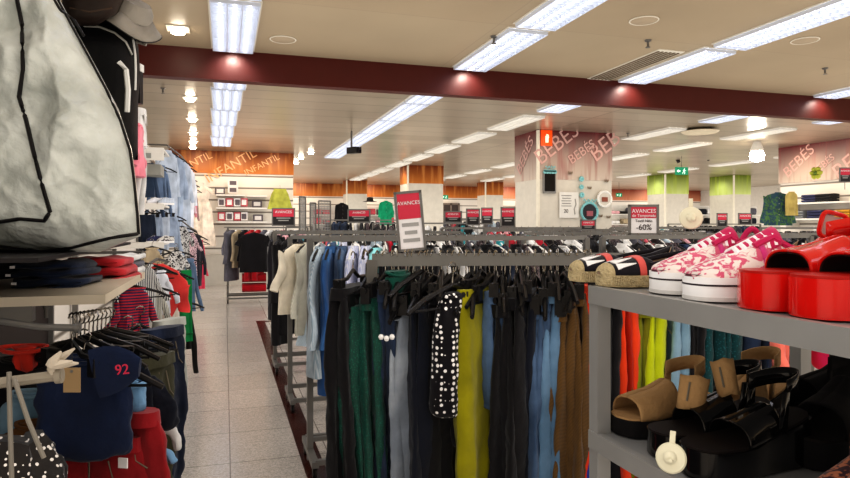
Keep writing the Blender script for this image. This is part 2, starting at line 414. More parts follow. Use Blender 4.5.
# rings, vents, sensors on the ceiling
def cz(px, py): d = (H-CZ)*FP/(226-py); q = W(px, py, d); q.z = H; return q
for i, (px, py, lab) in enumerate(((283, 39, 'round ceiling speaker grille just right of the left light strip'), (644, 20, 'round ceiling speaker grille between the two right light strips'), (805, 40, 'round ceiling speaker grille near the right edge'))):
    t = thing('ceiling_speaker', lab, 'speaker', cz(px, py))
    MB().lathe([(0, -.012), (.11, -.012), (.13, 0), (0, 0)], n=24).build('grille', plain('speaker_grille', '9c8b74', .6), t)
    MB().tube([(.125*math.cos(k*PI/12), .125*math.sin(k*PI/12), -.006) for k in range(24)], .006, closed=True).build('rim', FRAME, t)
for i, (px, py, lab) in enumerate(((494, 36, 'small ceiling sprinkler beside the second light strip'), (825, 68, 'small ceiling sprinkler near the far right light'), (648, 40, 'small sprinkler under the middle of the beige ceiling'), (628, 133, 'dark sprinkler under the slatted ceiling right of the large column'), (163, 88, 'white sprinkler hanging behind the black backpack'))):
    t = thing('sprinkler', lab, 'sprinkler', cz(px, py))
    MB().lathe([(0, 0), (.035, 0), (.03, -.015), (.012, -.02), (.012, -.06), (.0, -.06)], n=12).build('body', STEEL, t)
    MB().lathe([(0, -.075), (.025, -.075), (.025, -.07), (0, -.07)], n=12).build('deflector', STEEL, t)
q = cz(632, 66)
t = thing('air_vent', 'long slotted air vent in the ceiling beside the third light strip', 'vent', q)
m = MB(); m.box((0, 0, -.004), (.32, 1.4, .008)); m.build('frame', FRAME, t, False)
m = MB()
for k in range(6): m.box((-.13+k*.05, 0, -.012), (.02, 1.3, .01))
m.build('slat', plain('vent_slot', '6a5c4a', .6), t, False)
q = cz(700, 129)
t = thing('air_vent', 'flat round air diffuser under the slatted ceiling right of the large column', 'vent', q)
MB().lathe([(0, -.08), (.3, -.08), (.34, -.05), (.2, 0), (0, 0)], n=24).build('diffuser', plain('diffuser', 'c0b298', .5), t)
# security camera
p = W(354, 149, 12.4)
t = thing('security_camera', 'black security camera hanging from the ceiling left of the light strip', 'camera', p, .6); t.scale = (1.35, 1.35, 1.35)
MB().box((0, 0, -.02), (.1, .2, .09)).build('housing', BLKP, t, False)
MB().lathe([(0, 0), (.035, 0), (.03, .02), (0, .02)], M=Matrix.Rotation(PI/2, 3, 'X'), c=(0, -.1, -.02), n=12).build('lens', plain('lens_glass', '0a0a12', .08), t)
MB().tube([(0, .05, .02), (0, .05, (H-p.z)/1.35)], .015).build('bracket', STEEL, t)
def exit_sign(px, py, d, label, s=1.0, hang=True):
    p = W(px, py, d); t = thing('exit_sign', label, 'exit sign', p, -.25)
    MB().box((0, 0, 0), (.34*s, .04, .2*s)).build('panel', plain('exit_green', '12805c', .4, emit=.5), t, False)
    m = MB()
    m.extr([(-.14*s, -.024, 0), (-.09*s, -.024, .045*s), (-.09*s, -.024, .018*s), (-.04*s, -.024, .018*s), (-.04*s, -.024, -.018*s), (-.09*s, -.024, -.018*s), (-.09*s, -.024, -.045*s)], (0, .003, 0))
    m.build('arrow', plain('exit_white', 'eaffea', .4, emit=.8), t, False)
    m = MB(); m.lathe([(0, -.015*s), (.014*s, 0), (0, .015*s)], c=(.07*s, -.026, .06*s), n=8)
    m.tube([(.065*s, -.026, .04*s), (.055*s, -.026, -.01*s), (.08*s, -.026, -.04*s), (.07*s, -.026, -.08*s)], .009*s, 5)
    m.tube([(.055*s, -.026, -.01*s), (.025*s, -.026, -.04*s), (.02*s, -.026, -.075*s)], .009*s, 5)
    m.tube([(.1*s, -.026, .0), (.065*s, -.026, .035*s), (.03*s, -.026, .015*s)], .008*s, 5)
    m.build('running_figure', plain('exit_white', 'eaffea', .4, emit=.8), t)
    if hang: MB().tube([(0, 0, .1*s), (0, 0, H-p.z)], .008).build('hanger_rod', STEEL, t)
exit_sign(681.5, 171, 17, 'green exit sign with white arrow hanging in front of the lime banded column', 1.0)
exit_sign(619, 195, 27, 'small green exit sign far behind, just right of the large column', .75)
exit_sign(445, 197, 24, 'small green exit sign over the dark doorway, right of the tilted sign', .7)
# lighting truss over the exit sign
p0, p1 = W(655, 157, 18), W(722, 152, 18)
t = thing('track_rail', 'thin dark lighting track hanging above the green exit sign', 'light track', p0)
v = p1-p0
MB().tube([(0, 0, 0), v], .02).build('track', DARKG, t)
for f in (.15, .5, .85): MB().tube([v*f, v*f+Vector((0, 0, H-p0.z-v.z*f))], .008).build('rod', STEEL, t)
for f in (.3, .75): MB().tube([v*f, v*f+Vector((.05, -.1, -.2))], .05, 8).build('spot_head', DARKG, t)

# ------------------------------------------------------------------ garments
def flatring(w, t, z, cx, cy, ph, amp, k, n=22, sq=.7, lean=0):
    r = []
    for i in range(n):
        a = 2*PI*i/n; c, s = math.cos(a), math.sin(a)
        x = w*math.copysign(abs(c)**sq, c); y = t*math.copysign(abs(s)**sq, s)
        y += amp*math.sin(k*x/max(w, .01)+ph+z*2.2) + amp*.35*math.sin(2.3*k*x/max(w, .01)+ph*2-z*4)
        y *= 1+.25*math.sin(5*x/max(w, .01)+ph)
        x += amp*.3*math.sin(z*9+ph)
        r.append(Vector((cx+x+lean*z, cy+y, z)))
    return r
def loft_z(m, prof, cx, cy, ph, k=4, n=22, lean=0):
    """prof: (z, half width, half thickness, fold amplitude)"""
    out = []
    for a, b in zip(prof, prof[1:]):
        steps = max(1, int(abs(a[0]-b[0])/.05))
        for i in range(steps):
            f = i/steps; out.append([a[j]+(b[j]-a[j])*f for j in range(4)])
    out.append(list(prof[-1]))
    m.rings([flatring(w, t, z, cx, cy, ph, am, k, n, lean=lean) for z, w, t, am in out])
GC = {}
def garment(kind, seed=0, L=None, w=1.0, fold=True):
    """returns [(part name, mesh, role)] ; origin at the rail contact"""
    key = (kind, seed, L, w, fold)
    if key in GC: return GC[key]
    R = random.Random(hash((kind, seed)) & 0xffff if False else seed*31+len(kind)*7)
    ph = R.random()*6; out = []
    if kind in ('trousers', 'jeans', 'shorts', 'skirt_pants'):
        L = L or .92; z0 = -.12; m = MB()
        sw = R.uniform(-.04, .04)
        if fold:
            hw = .125*w
            for q in (-1, 1):
                loft_z(m, [(z0-.0, hw*.94, .014, .002), (z0-.04, hw*.97, .018, .004), (z0-.12, hw*1.03, .022, .01), (z0-.26, hw*1.0, .023, .016), (z0-.4, hw*.9, .021, .018), (z0-L*.7, hw*.74, .02, .02), (z0-L+q*.012, hw*.68, .019, .018)], q*.004, q*.016, ph+q*.8, 5, lean=.02*q+sw)
        else:
            hw = .19*w
            for q in (-1, 1):
                loft_z(m, [(z0, hw*.46, .02, .002), (z0-.05, hw*.5, .026, .005), (z0-.14, hw*.55, .036, .01), (z0-.26, hw*.57, .038, .014), (z0-.45, hw*.5, .034, .016), (z0-L*.7, hw*.44, .03, .018), (z0-L, hw*.44, .028, .018)], q*hw*.46, q*.004, ph+q, 5, lean=-.03*q+sw*.5)
        out.append(('cloth', m.mesh('cloth'), 0))
        m = MB(); ww = hw*(1.0 if fold else .88)
        loft_z(m, [(z0+.008, ww, .031, .002), (z0-.03, ww*1.02, .035, .003)], 0, 0, ph); out.append(('waistband', m.mesh('waistband'), 0))
        for s in (-1, 1): m = MB(); m.tube([(s*ww*.45, s*-.034, z0-.05), (s*ww*.6, s*-.042, z0-.12), (s*ww*.85, s*-.03, z0-.14)], .0025, 4); out.append(('seam', m.mesh('seam'), 1))
        m = MB(); m.tube([(ww*.1, -.04, z0-.2), (ww*.1, -.036, z0-.05)], .002, 4)
        out.append(('seam', m.mesh('seam'), 1))
        if kind == 'jeans':
            m = MB(); m.box((ww*.45, .038, z0-.13), (.1*w, .008, .11)); out.append(('pocket', m.mesh('pocket', False), 0))
    elif kind in ('shirt', 'tee', 'coat', 'blouse', 'top'):
        L = L or {'coat': 1.0, 'tee': .62, 'shirt': .72, 'blouse': .62, 'top': .5}[kind]; z0 = -.075; hw = .2*w; tk = {'coat': .05}.get(kind, .028)
        am = .012 if kind != 'coat' else .01
        m = MB()
        loft_z(m, [(z0, .055, .02, 0), (z0-.015, .1*w, .024, .0), (z0-min(.045, L*.12), hw*.86, tk, .002), (z0-min(.09, L*.22), hw, tk, .006), (z0-min(.25, L*.42), hw*.98, tk*1.1, am), (z0-L*.6, hw*1.0, tk*1.15, am*1.3), (z0-L, hw*1.06, tk*1.25, am*1.6)], 0, 0, ph, 5)
        out.append(('body', m.mesh('body'), 0))
        sl = {'coat': .55, 'shirt': .5, 'blouse': .3, 'tee': .17, 'top': 0}[kind]
        if sl:
            for s in (-1, 1):
                m = MB(); rs = []; K = 9; out_ = {'tee': .6, 'blouse': .5, 'shirt': .2, 'coat': .2}[kind]
                for i in range(K+1):
                    f = i/K; a = (1-f)*.25+out_*.9*(1-.35*f); dx, dz = math.sin(a), -math.cos(a)
                    x = hw*.80+sl*math.sin(out_*.85)*f+.012*math.sin(f*5+ph); z = z0-.085-sl*math.cos(out_*.85)*f
                    rr = (.062 if kind != 'coat' else .068)*w*(1-.25*f)*(1+.05*math.sin(f*14+ph)); px_, pz_ = -dz, dx
                    rs.append([Vector((s*(x+rr*px_*math.cos(q*PI/8)), .012*math.sin(f*7+ph)+(tk*.75+.004*math.sin(9*f+q))*math.sin(q*PI/8), z+rr*pz_*math.cos(q*PI/8)*1.0)) for q in range(16)])
                m.rings(rs); out.append(('sleeve', m.mesh('sleeve'), 0))
        m = MB()
        if kind in ('shirt', 'coat'):
            m.rings([[Vector((.058*math.cos(q*PI/8)*f, .03*math.sin(q*PI/8)*f-.004, z)) for q in range(16)] for f, z in ((1.25, z0-.03), (1.1, z0+.012), (.95, z0+.0))], cap=False)
            m.extr([(-.05, -.034, z0-.02), (-.01, -.04, z0-.03), (-.035, -.04, z0-.075)], (0, .004, 0)); m.extr([(.05, -.034, z0-.02), (.01, -.04, z0-.03), (.035, -.04, z0-.075)], (0, .004, 0))
            out.append(('collar', m.mesh('collar'), 0))
            m = MB(); 
            for q in range(5): m.lathe([(0, 0), (.006, 0), (.006, .003), (0, .003)], n=8, M=Matrix.Rotation(PI/2, 3, 'X'), c=(.0, -tk*1.35, z0-.1-q*L*.17))
            out.append(('button', m.mesh('button'), 2))
        else:
            m.tube([(.06*math.cos(q*PI/8), .024*math.sin(q*PI/8), z0-.004-.012*max(0, -math.sin(q*PI/8))) for q in range(16)], .006, 6, True)
            out.append(('neckline', m.mesh('neckline'), 0))
    elif kind in ('dress', 'skirt'):
        L = L or 1.1; z0 = -.08; m = MB()
        if kind == 'dress':
            loft_z(m, [(z0, .05, .015, 0), (z0-.05, .15*w, .025, .002), (z0-.2, .15*w, .03, .006), (z0-.34, .12*w, .03, .004)], 0, 0, ph)
            out.append(('bodice', m.mesh('bodice'), 0)); m = MB()
            loft_z(m, [(z0-.33, .125*w, .03, .004), (z0-.5, .2*w, .06, .012), (z0-L, .3*w, .11, .024)], 0, 0, ph, 11, 44); out.append(('skirt', m.mesh('skirt'), 0))
            m = MB(); m.tube([(.127*w*math.cos(q*PI/8), .036*math.sin(q*PI/8), z0-.335) for q in range(16)], .008, 6, True); out.append(('belt', m.mesh('belt'), 0))
            for s in (-1, 1):
                m = MB(); m.rings([[Vector((s*(.12+.09*f)*w+.05*(1-.2*f)*math.cos(q*PI/5), .04*math.sin(q*PI/5), z0-.06-.1*f+.02*math.cos(q*PI/5)*s)) for q in range(10)] for f in (0, .3, .6, 1)]); out.append(('sleeve', m.mesh('sleeve'), 0))
        else:
            loft_z(m, [(z0-.03, .12*w, .03, .003), (z0-.12, .16*w, .045, .01), (z0-L, .24*w, .07, .02)], 0, 0, ph, 9, 40); out.append(('cloth', m.mesh('cloth'), 0))
            m = MB(); loft_z(m, [(z0+.01, .12*w, .028, .002), (z0-.03, .122*w, .032, .002)], 0, 0, ph); out.append(('waistband', m.mesh('waistband'), 0))
    GC[key] = out; return out
STITCH = plain('stitching', '6b6152', .7); BUTT = plain('button', 'cfc9bd', .4)
CNT = {}
KN = {'trousers': 'trousers', 'jeans': 'jeans', 'shorts': 'shorts', 'shirt': 'shirt', 'tee': 't_shirt', 'coat': 'coat', 'blouse': 'blouse', 'top': 'sleeveless_top', 'dress': 'dress', 'skirt': 'skirt'}
def wear(kind, mat, label, loc, rz=PI/2, L=None, w=1.0, seed=0, group=None, fold=True, ry=0, rx=0, accent=None, detail=True, s=1):
    ps = garment(kind, seed, L, w, fold)
    nm = KN[kind]
    t = thing(nm, label, {'t_shirt': 't-shirt', 'sleeveless_top': 'top'}.get(nm, nm), loc, rz, group); t.rotation_euler = (rx, ry, rz)
    if s != 1: t.scale = (s, s, s)
    for n, me, role in ps:
        if not detail and role != 0: continue
        mm = mat if role == 0 else (accent or STITCH) if role == 1 else BUTT
        o = bpy.data.objects.new(n, withmat(me, mm)); C.objects.link(o); o.parent = t if role == 0 and n != 'pocket' else first
        if n == ps[0][0] and me is ps[0][1]: first = o
    return t
CRT = bpy.data.textures.new('creases', 'CLOUDS'); CRT.noise_scale = .07; CRT.noise_depth = 2
def crumple(t, st=.012, flat=1.0):
    for c in list(t.children):
        if c.name.split('.')[0] in ('cloth', 'body', 'sleeve', 'printed_sleeve', 'skirt'):
            if flat != 1.0: c.scale.y = flat
            a = c.modifiers.new('smooth', 'SUBSURF'); a.levels = a.render_levels = 2
            d = c.modifiers.new('creases', 'DISPLACE'); d.texture = CRT; d.texture_coords = 'LOCAL'; d.strength = st; d.mid_level = .5
HG = {}
def hanger_meshes(kind):
    if kind in HG: return HG[kind]
    hook = MB(); hook.tube([(-.0, 0, -.065)]+[(-.0, 0, -.045)]+[(.017*math.sin(a), 0, -.012+.017*-math.cos(a)+.003) for a in [0.1, .8, 1.6, 2.4, 3.2, 4.0, 4.6]], .0025, 5)
    body = MB(); ex = MB()
    if kind == 'clip':
        body.tube([(-.14, 0, -.1), (-.05, 0, -.095), (0, 0, -.065), (.05, 0, -.095), (.14, 0, -.1)], .0075, 6)
        ex.box((.115, 0, -.115), (.03, .03, .045)); ex2 = MB().box((-.115, 0, -.115), (.03, .03, .045))
    else:
        for s in (-1, 1): body.tube([(0, 0, -.065), (s*.05, 0, -.08), (s*.13, 0, -.105), (s*.2, 0, -.14)], [.008, .009, .009, .007], 6)
        ex.tube([(-.17, 0, -.135), (.17, 0, -.135)], .004, 5)
    HG[kind] = [('hook', hook.mesh('hook'), 0), ('arms', body.mesh('arms'), 1), ('clip' if kind == 'clip' else 'crossbar', ex.mesh('clip'), 1)]+([('clip', ex2.mesh('clip'), 1)] if kind == 'clip' else [])
    return HG[kind]
def hanger(loc, rz, label, group, kind='clip', mat=None, far=False, rx=0):
    t = thing('clothes_hanger', label, 'hanger', loc, rz, group)
    t.rotation_euler.x = rx
    for n, me, role in hanger_meshes(kind):
        o = bpy.data.objects.new(n, withmat(me, CHROME if role == 0 else (mat or BLKP))); C.objects.link(o); o.parent = t
    return t

# ------------------------------------------------------------------ racks
def rack(A, L, rz, z, label, depth=.5, group=None, base=True, fat=.015):
    t = thing('clothes_rack', label, 'clothes rack', (A[0], A[1], 0), rz, group)
    MB().box((L/2, 0, z), (L, .02, fat*2 if fat > .02 else .03)).build('rail', GREYM, t, False)
    for x in (.0, L):
        MB().box((x, 0, (z+.04)/2), (.036, .036, z-.04)).build('post', STEEL, t, False)
        ft = MB().box((x, 0, .09), (.04, depth, .035)).build('foot', STEEL, t, False)
        for s in (-1, 1):
            m = MB(); m.lathe([(0, -.012), (.03, -.012), (.035, 0), (.03, .012), (0, .012)], n=12, M=Matrix.Rotation(PI/2, 3, 'Y'), c=(x, s*(depth/2-.04), .036))
            m.box((x, s*(depth/2-.04), .07), (.03, .03, .02)); m.build('caster', BLKP, ft)
    if base:
        for y in (-depth/2+.02, depth/2-.02): MB().box((L/2, y, .1), (L, .03, .03)).build('base_bar', STEEL, t, False)
        MB().box((L/2, 0, .16), (L, .025, .025)).build('cross_bar', STEEL, t, False)
    return t
# --- first rail (nearest), slightly turned
RA = W(372, 260, 2.15); RZ1 = math.radians(-13); R1L = 2.9
r1dir = Vector((math.cos(RZ1), math.sin(RZ1), 0)); RZH = 1.336
rack(RA, R1L, RZ1, RZH, 'nearest grey steel clothes rack, its rail full of trousers on clip hangers', depth=.5, fat=.021)
def on_line(px, A, dr):
    u = (px-425)/FP; ray = Vector((SA+u*CA, CA-u*SA)); n = Vector((-dr.y, dr.x))
    d = (A.x*n.x+A.y*n.y)/(ray.x*n.x+ray.y*n.y); return Vector((ray.x*d, ray.y*d, 0)), d
DNM = fab('34465e', 'denim', '566c88'); DNG = fab('6a7078', 'denim', '9a9ea2'); DND = fab('1d2636', 'denim', '2c3a52')
MUST = fab('8a8208'); LIME = fab('a8b010'); BLK = fab('100f12'); NAVY = fab('10141f'); DGREEN = fab('0d3a30', 'sequin', '1d6450', 160)
BROWN = fab('5a4020', 'cord', '3a2812', 55); ORNG = fab('d23a14'); COB = fab('1c3a9c'); TEAL = fab('0c3436', 'flecks', '1c5458', 120)
LBLUE = fab('64808f', 'denim', '7c94a2'); OLIVE = fab('6f7016'); POLKA = fab('0c0a10', 'dots', 'e8e2dc', 56)
SAL = fab('e0705e'); HPINK = fab('e23a78'); CHARC = fab('2a2a30', 'plaid', '50505a', 30)
row1 = [ # px, kind, mat, colour words, L, w, twist, fold
 (353, 'trousers', BLK, 'black wide leg trousers at the aisle end of the nearest rail', .98, 1.1, .35, True),
 (366, 'trousers', DGREEN, 'dark green velvet trousers, the first green pair on the nearest rail', .96, 1.0, .5, True),
 (377, 'trousers', DGREEN, 'dark green velvet trousers right beside the first green pair on the nearest rail', .98, .95, .3, True),
 (394, 'jeans', DND, 'dark blue jeans with the pearl trim hanging next to the green trousers', 1.0, .9, .3, True),
 (409, 'jeans', DNG, 'faded grey jeans with frayed side seam on the nearest rail', .98, .95, .45, True),
 (428, 'trousers', NAVY, 'near black navy trousers left of the polka dot blouse', .98, 1.1, .4, True),
 (441, 'trousers', BLK, 'black trousers half hidden behind the polka dot blouse', .98, 1.0, .3, True),
 (451, 'top', POLKA, 'black sleeveless blouse with white polka dots on the nearest rail', .40, .36, .85, True),
 (466, 'trousers', BLK, 'black trousers between the polka dot blouse and the mustard trousers', .5, 1.0, .2, True),
 (481, 'trousers', MUST, 'bright mustard yellow trousers hanging full length on the nearest rail', 1.02, .95, .6, False),
 (496, 'shorts', DNM, 'blue denim shorts with frayed hem beside the mustard trousers', .36, .9, .25, True),
 (505, 'trousers', BLK, 'black trousers just right of the denim shorts', .98, 1.1, .25, True),
 (517, 'trousers', BLK, 'wide black trousers left of the blue jeans', .98, 1.2, .35, True),
 (526, 'trousers', NAVY, 'very dark navy trousers touching the first blue jeans', .98, 1.0, .2, True),
 (535, 'jeans', DNM, 'mid blue jeans, the left pair of three on the nearest rail', .98, .95, .25, True),
 (543, 'jeans', DNM, 'mid blue jeans, the middle pair of three on the nearest rail', .99, .95, .25, True),
 (550, 'jeans', fab('4c6880', 'denim', '66829a'), 'lighter blue jeans, the right pair of three on the nearest rail', .97, .95, .2, True),
 (558, 'trousers', BROWN, 'brown corduroy trousers, the left pair of three near the shelf post', .97, 1.0, .25, True),
 (567, 'trousers', BROWN, 'brown corduroy trousers, the middle pair of three near the shelf post', .98, 1.0, .25, True),
 (576, 'trousers', BROWN, 'brown corduroy trousers, the right pair of three near the shelf post', .99, 1.0, .22, True),
 (584, 'trousers', ORNG, 'orange red trousers just left of the grey shelf post', .98, .9, .05, True),
 (590, 'trousers', COB, 'royal blue trousers right behind the grey shelf post', .98, .9, .05, True),
 (606, 'trousers', BLK, 'black trousers just right of the grey shelf post', .98, 1.0, .1, True),
 (624, 'trousers', ORNG, 'bright orange red trousers seen under the shoe shelf', .98, 1.0, .3, True),
 (639, 'trousers', OLIVE, 'olive yellow trousers seen under the shoe shelf', .98, .9, .2, True),
 (653, 'trousers', LIME, 'lime yellow trousers seen under the shoe shelf', .98, 1.0, .3, True),
 (674, 'jeans', LBLUE, 'pale blue jeans seen under the shoe shelf right of the lime trousers', .8, 1.0, .2, True),
 (690, 'trousers', BLK, 'black patterned trousers right of the pale blue jeans', .98, 1.1, .3, True),
 (708, 'trousers', TEAL, 'dark teal flecked trousers, left pair under the shoe shelf', .98, 1.1, .3, True),
 (727, 'trousers', TEAL, 'dark teal flecked trousers, right pair under the shoe shelf', .98, 1.2, .35, True),
 (747, 'trousers', DND, 'blackish navy trousers left of the salmon blouse', .98, 1.1, .2, True),
 (770, 'blouse', SAL, 'salmon pink gathered blouse under the shoe shelf left of the rear post', .3, .8, .4, True),
 (789, 'trousers', ORNG, 'orange red trousers beneath the salmon blouse by the rear shelf post', .98, 1.1, .3, True),
 (822, 'blouse', HPINK, 'hot pink gathered blouse under the shoe shelf right of the rear post', .33, .9, .4, True),
 (845, 'blouse', HPINK, 'hot pink gathered blouse at the right edge under the shoe shelf', .33, .9, .3, True)]
for i, (px, kind, mat, lab, L, w, tw, fold) in enumerate(row1):
    p, d = on_line(px, RA, r1dir); p.z = RZH+.022
    yaw = RZ1+PI/2 - tw
    if mat is POLKA: p -= Vector((SA, CA, 0))*.13; p.z -= .03
    qz = .85+.7*((i*7) % 10)/10 if kind in ('trousers', 'jeans') else 1
    if mat is MUST: qz = .9
    t = wear(kind, mat, lab, p+Vector((0, 0, -.012-.12*(qz-1))), yaw, L, w, seed=i % 7, fold=fold)
    crumple(t, .016)
    if kind in ('top', 'blouse'):
        hanger(p, yaw, 'black hanger holding the %s' % lab.split(' on ')[0].split(' under ')[0], 'hangers holding blouses on the nearest rail', 'shirt')
    else:
        hanger(p, yaw, 'clip hanger of the %s' % ' '.join(lab.split()[:12]), 'clip hangers holding trousers on the nearest rail').scale.z = qz
# pearls on the dark jeans waist
p, d = on_line(388, RA, r1dir)
for k in range(3):
    q = W(381+5.5*k, 337+1.5*(k == 1), 1.93)
    if k == 0: pt = thing('pearl_trim', 'three large white pearl beads sewn at the dark jeans waistband', 'trim', q)
    MB().lathe([(0, -.009), (.006, -.007), (.009, 0), (.006, .007), (0, .009)], c=q-pt.location, n=12).build('bead', plain('pearl', 'e6e2dc', .2), pt)
# extra bare-looking black hangers crowding the rail
for i in range(30):
    px = 385+i*6.9
    p, d = on_line(px+random.uniform(-1.5, 1.5), RA, r1dir); p.z = RZH+.022
    hanger(p, RZ1+PI/2-random.uniform(.1, .7), 'black plastic hanger crowded among the trousers on the nearest rail', 'spare hangers on the nearest rail', 'shirt' if i % 3 else 'clip', rx=random.uniform(-.08, .08)).scale.z = random.uniform(.9, 1.5)
# short dark pieces at the front of the rail
p, d = on_line(402, RA, r1dir)
p.z = RZH+.02; wear('top', fab('0f4438'), 'small dark green velvet top hanging between the green trousers and the grey jeans', p+Vector((-.02, -.02, .02)), RZ1+PI/2-.6, .16, .32, seed=3)
wear('top', fab('2a1e22', 'print', '5a4a48', 60), 'dark floral camisole at the left end of the nearest rail', on_line(386, RA, r1dir)[0]+Vector((0, .05, RZH)), RZ1+PI/2-.5, .2, .5, seed=5)

# --- following rails, running away from the aisle
WSTR = fab('cfcfd8', 'vstripe', 'a9aeca', 30); CRM = fab('d9cdb6'); GSTR = fab('b9b4a4', 'plaid', '86826f', 40); CHAM = fab('8f9fa8', 'vstripe', 'b4bcc0', 45)
BDEN = fab('264a78', 'denim', '3e6690'); AQUA = fab('9adfe0'); WHT = fab('d2cec8'); FLOR = fab('1c181c', 'print', '6c5c5c', 70)
PNK = fab('d8a2a6'); GRY = fab('55535a'); REDF = fab('a8182c'); CORAL = fab('c2525c'); TEALF = fab('2a8a90'); BEIGE = fab('a8967a'); LILAC = fab('b4b0cc')
darkpool = [BLK, NAVY, BLK, GRY, FLOR, BLK, WHT, BLK, CHARC, BLK, DND, BLK]
mixpool = [WHT, BLK, GRY, CORAL, BLK, WHT, TEALF, BLK, PNK, NAVY, REDF, BLK, WHT, FLOR, BLK, CHAM]
def cname(mt): return {id(BLK): 'black', id(NAVY): 'navy black', id(GRY): 'charcoal grey', id(FLOR): 'dark floral', id(WHT): 'white', id(CHARC): 'dark checked', id(DND): 'dark denim', id(CORAL): 'coral red', id(TEALF): 'teal', id(PNK): 'dusty pink', id(REDF): 'crimson', id(CHAM): 'pale striped', id(CRM): 'cream', id(GSTR): 'grey checked', id(BDEN): 'bright denim', id(WSTR): 'white striped', id(LILAC): 'lilac', id(BEIGE): 'beige', id(AQUA): 'aqua'}.get(id(mt), 'printed')
ROWN = {2: 'second', 3: 'third', 4: 'fourth', 5: 'fifth', 6: 'sixth'}
def fill_rack(A, L, z, rz, items, pool, rown, secname, step=.085, hk=.5, detail=False):
    dr = Vector((math.cos(rz), math.sin(rz), 0)); x = .06; i = 0
    R = random.Random(int(A[0]*100+A[1]*10))
    while x < L-.04:
        if i < len(items): kind, mat, lab, LL, w, tw = items[i]
        else:
            kind = R.choice(['shirt', 'tee', 'top', 'coat', 'blouse']); mat = pool[R.randrange(len(pool))]; LL = None if kind != 'coat' else .85; w = R.choice([.85, .95, 1]); tw = R.uniform(-.1, .3)
            lab = '%s %s, %s garment on the %s' % (cname(mat), KN[kind].replace('_', ' '), ordn(i), secname)
        p = Vector((A[0], A[1], z+.02))+dr*x
        wear(kind, mat, lab, p, rz+PI/2-tw, LL, w, seed=R.randrange(5), detail=detail or i < 8, group=None)
        hanger(p, rz+PI/2-tw, 'hanger with steel hook on the %s' % secname, 'hangers on the '+secname, 'shirt' if kind not in ('trousers', 'jeans') else 'clip', WHTP if R.random() < .3 else BLKP)
        x += step*R.uniform(.8, 1.25); i += 1
r2 = [('shirt', CHAM, 'chambray striped shirt at the aisle end of the second rail', .75, .9, .35),
      ('shirt', BDEN, 'bright blue denim shirt on the second rail', .85, .95, .3),
      ('shirt', DNM, 'mid blue denim dress shirt hanging by the bright denim shirt', .88, .95, .25),
      ('shirt', WSTR, 'white shirt with lilac stripes, left of two on the second rail', .8, .95, .3),
      ('shirt', WSTR, 'white shirt with lilac stripes, right of two on the second rail', .76, .95, .3),
      ('blouse', AQUA, 'small aqua blouse on the second rail', .3, .6, .6),
      ('trousers', BLK, 'black trousers behind the aqua blouse on the second rail', .95, 1, .3),
      ('coat', BLK, 'long black coat right of the aqua blouse', .9, .9, .3),
      ('blouse', FLOR, 'dark floral blouse right of the aqua blouse', .5, 1, .4)]
rack((.49, 3.9), 1.9, 0, 1.37, 'second clothes rack from the front, its foot visible beside the aisle')
fill_rack((.49, 3.9), 1.9, 1.37, 0, r2, darkpool, 2, 'second rail', .065, detail=True)
rack((2.55, 3.95), 1.9, 0, 1.37, 'grey clothes rack continuing the second row to the right')
fill_rack((2.55, 3.95), 1.9, 1.37, 0, [], darkpool, 2, 'right half of the second rail', .1)
r3 = [('blouse', CRM, 'cream short sleeved blouse hanging at the aisle end of the third rail', .55, 1.0, .75),
      ('shirt', GSTR, 'grey checked blouse behind the cream blouse', .72, .9, .6),
      ('dress', CHAM, 'pale blue striped dress on the third rail', .8, .7, .5),
      ('shirt', DNM, 'blue denim shirt on the third rail', .7, .9, .4),
      ('shirt', WSTR, 'white striped shirt on the third rail', .7, .9, .3)]
rack((.5, 5.25), 1.9, 0, 1.36, 'third clothes rack from the front with cream blouse at its end')
fill_rack((.5, 5.25), 1.9, 1.36, 0, r3, mixpool, 3, 'third rail', .09)
rack((2.6, 5.3), 2.0, 0, 1.38, 'grey clothes rack continuing the third row to the right')
fill_rack((2.6, 5.3), 2.0, 1.38, 0, [], mixpool, 3, 'right half of the third rail', .11)
rack((4.8, 5.6), 2.0, 0, 1.36, 'grey clothes rack at the far right of the third row')
fill_rack((4.8, 5.6), 2.0, 1.36, 0, [], darkpool, 3, 'right end of the third row', .11)
r4 = [('coat', BLK, 'long black coat hanging at the aisle end of the fourth rail', 1.05, .9, .35),
      ('coat', BLK, 'long black coat second from the aisle on the fourth rail', .95, .95, .6)]
rack((.48, 6.6), 2.0, 0, 1.38, 'fourth clothes rack from the front with long black coats')
fill_rack((.48, 6.6), 2.0, 1.38, 0, r4, mixpool, 4, 'fourth rail', .1)
rack((2.8, 6.7), 2.0, 0, 1.40, 'grey clothes rack continuing the fourth row to the right')
fill_rack((2.8, 6.7), 2.0, 1.40, 0, [], mixpool, 4, 'right half of the fourth rail', .12)
r5 = [('coat', fab('17151a'), 'long charcoal coat at the aisle end of the fifth rail', 1.0, .95, .5), ('shirt', PNK, 'pinkish white long shirt behind the charcoal coat', .8, .9, .3)]
rack((.56, 8.0), 2.0, 0, 1.38, 'fifth clothes rack from the front beside the aisle')
fill_rack((.56, 8.0), 2.0, 1.38, 0, r5, mixpool, 5, 'fifth rail', .1)
rack((2.8, 8.2), 2.2, 0, 1.42, 'grey clothes rack continuing the fifth row to the right')
fill_rack((2.8, 8.2), 2.2, 1.42, 0, [], mixpool, 5, 'right half of the fifth rail', .13)
rack((5.3, 8.0), 2.2, 0, 1.42, 'grey clothes rack in front of the large column')
fill_rack((5.3, 8.0), 2.2, 1.42, 0, [], darkpool, 5, 'rail in front of the large column', .12)
rack((5.0, 9.9), 3.0, 0, 1.36, 'grey clothes rack close against the large column')
fill_rack((5.0, 9.9), 3.0, 1.36, 0, [], darkpool, 5, 'rail close to the large column', .13)
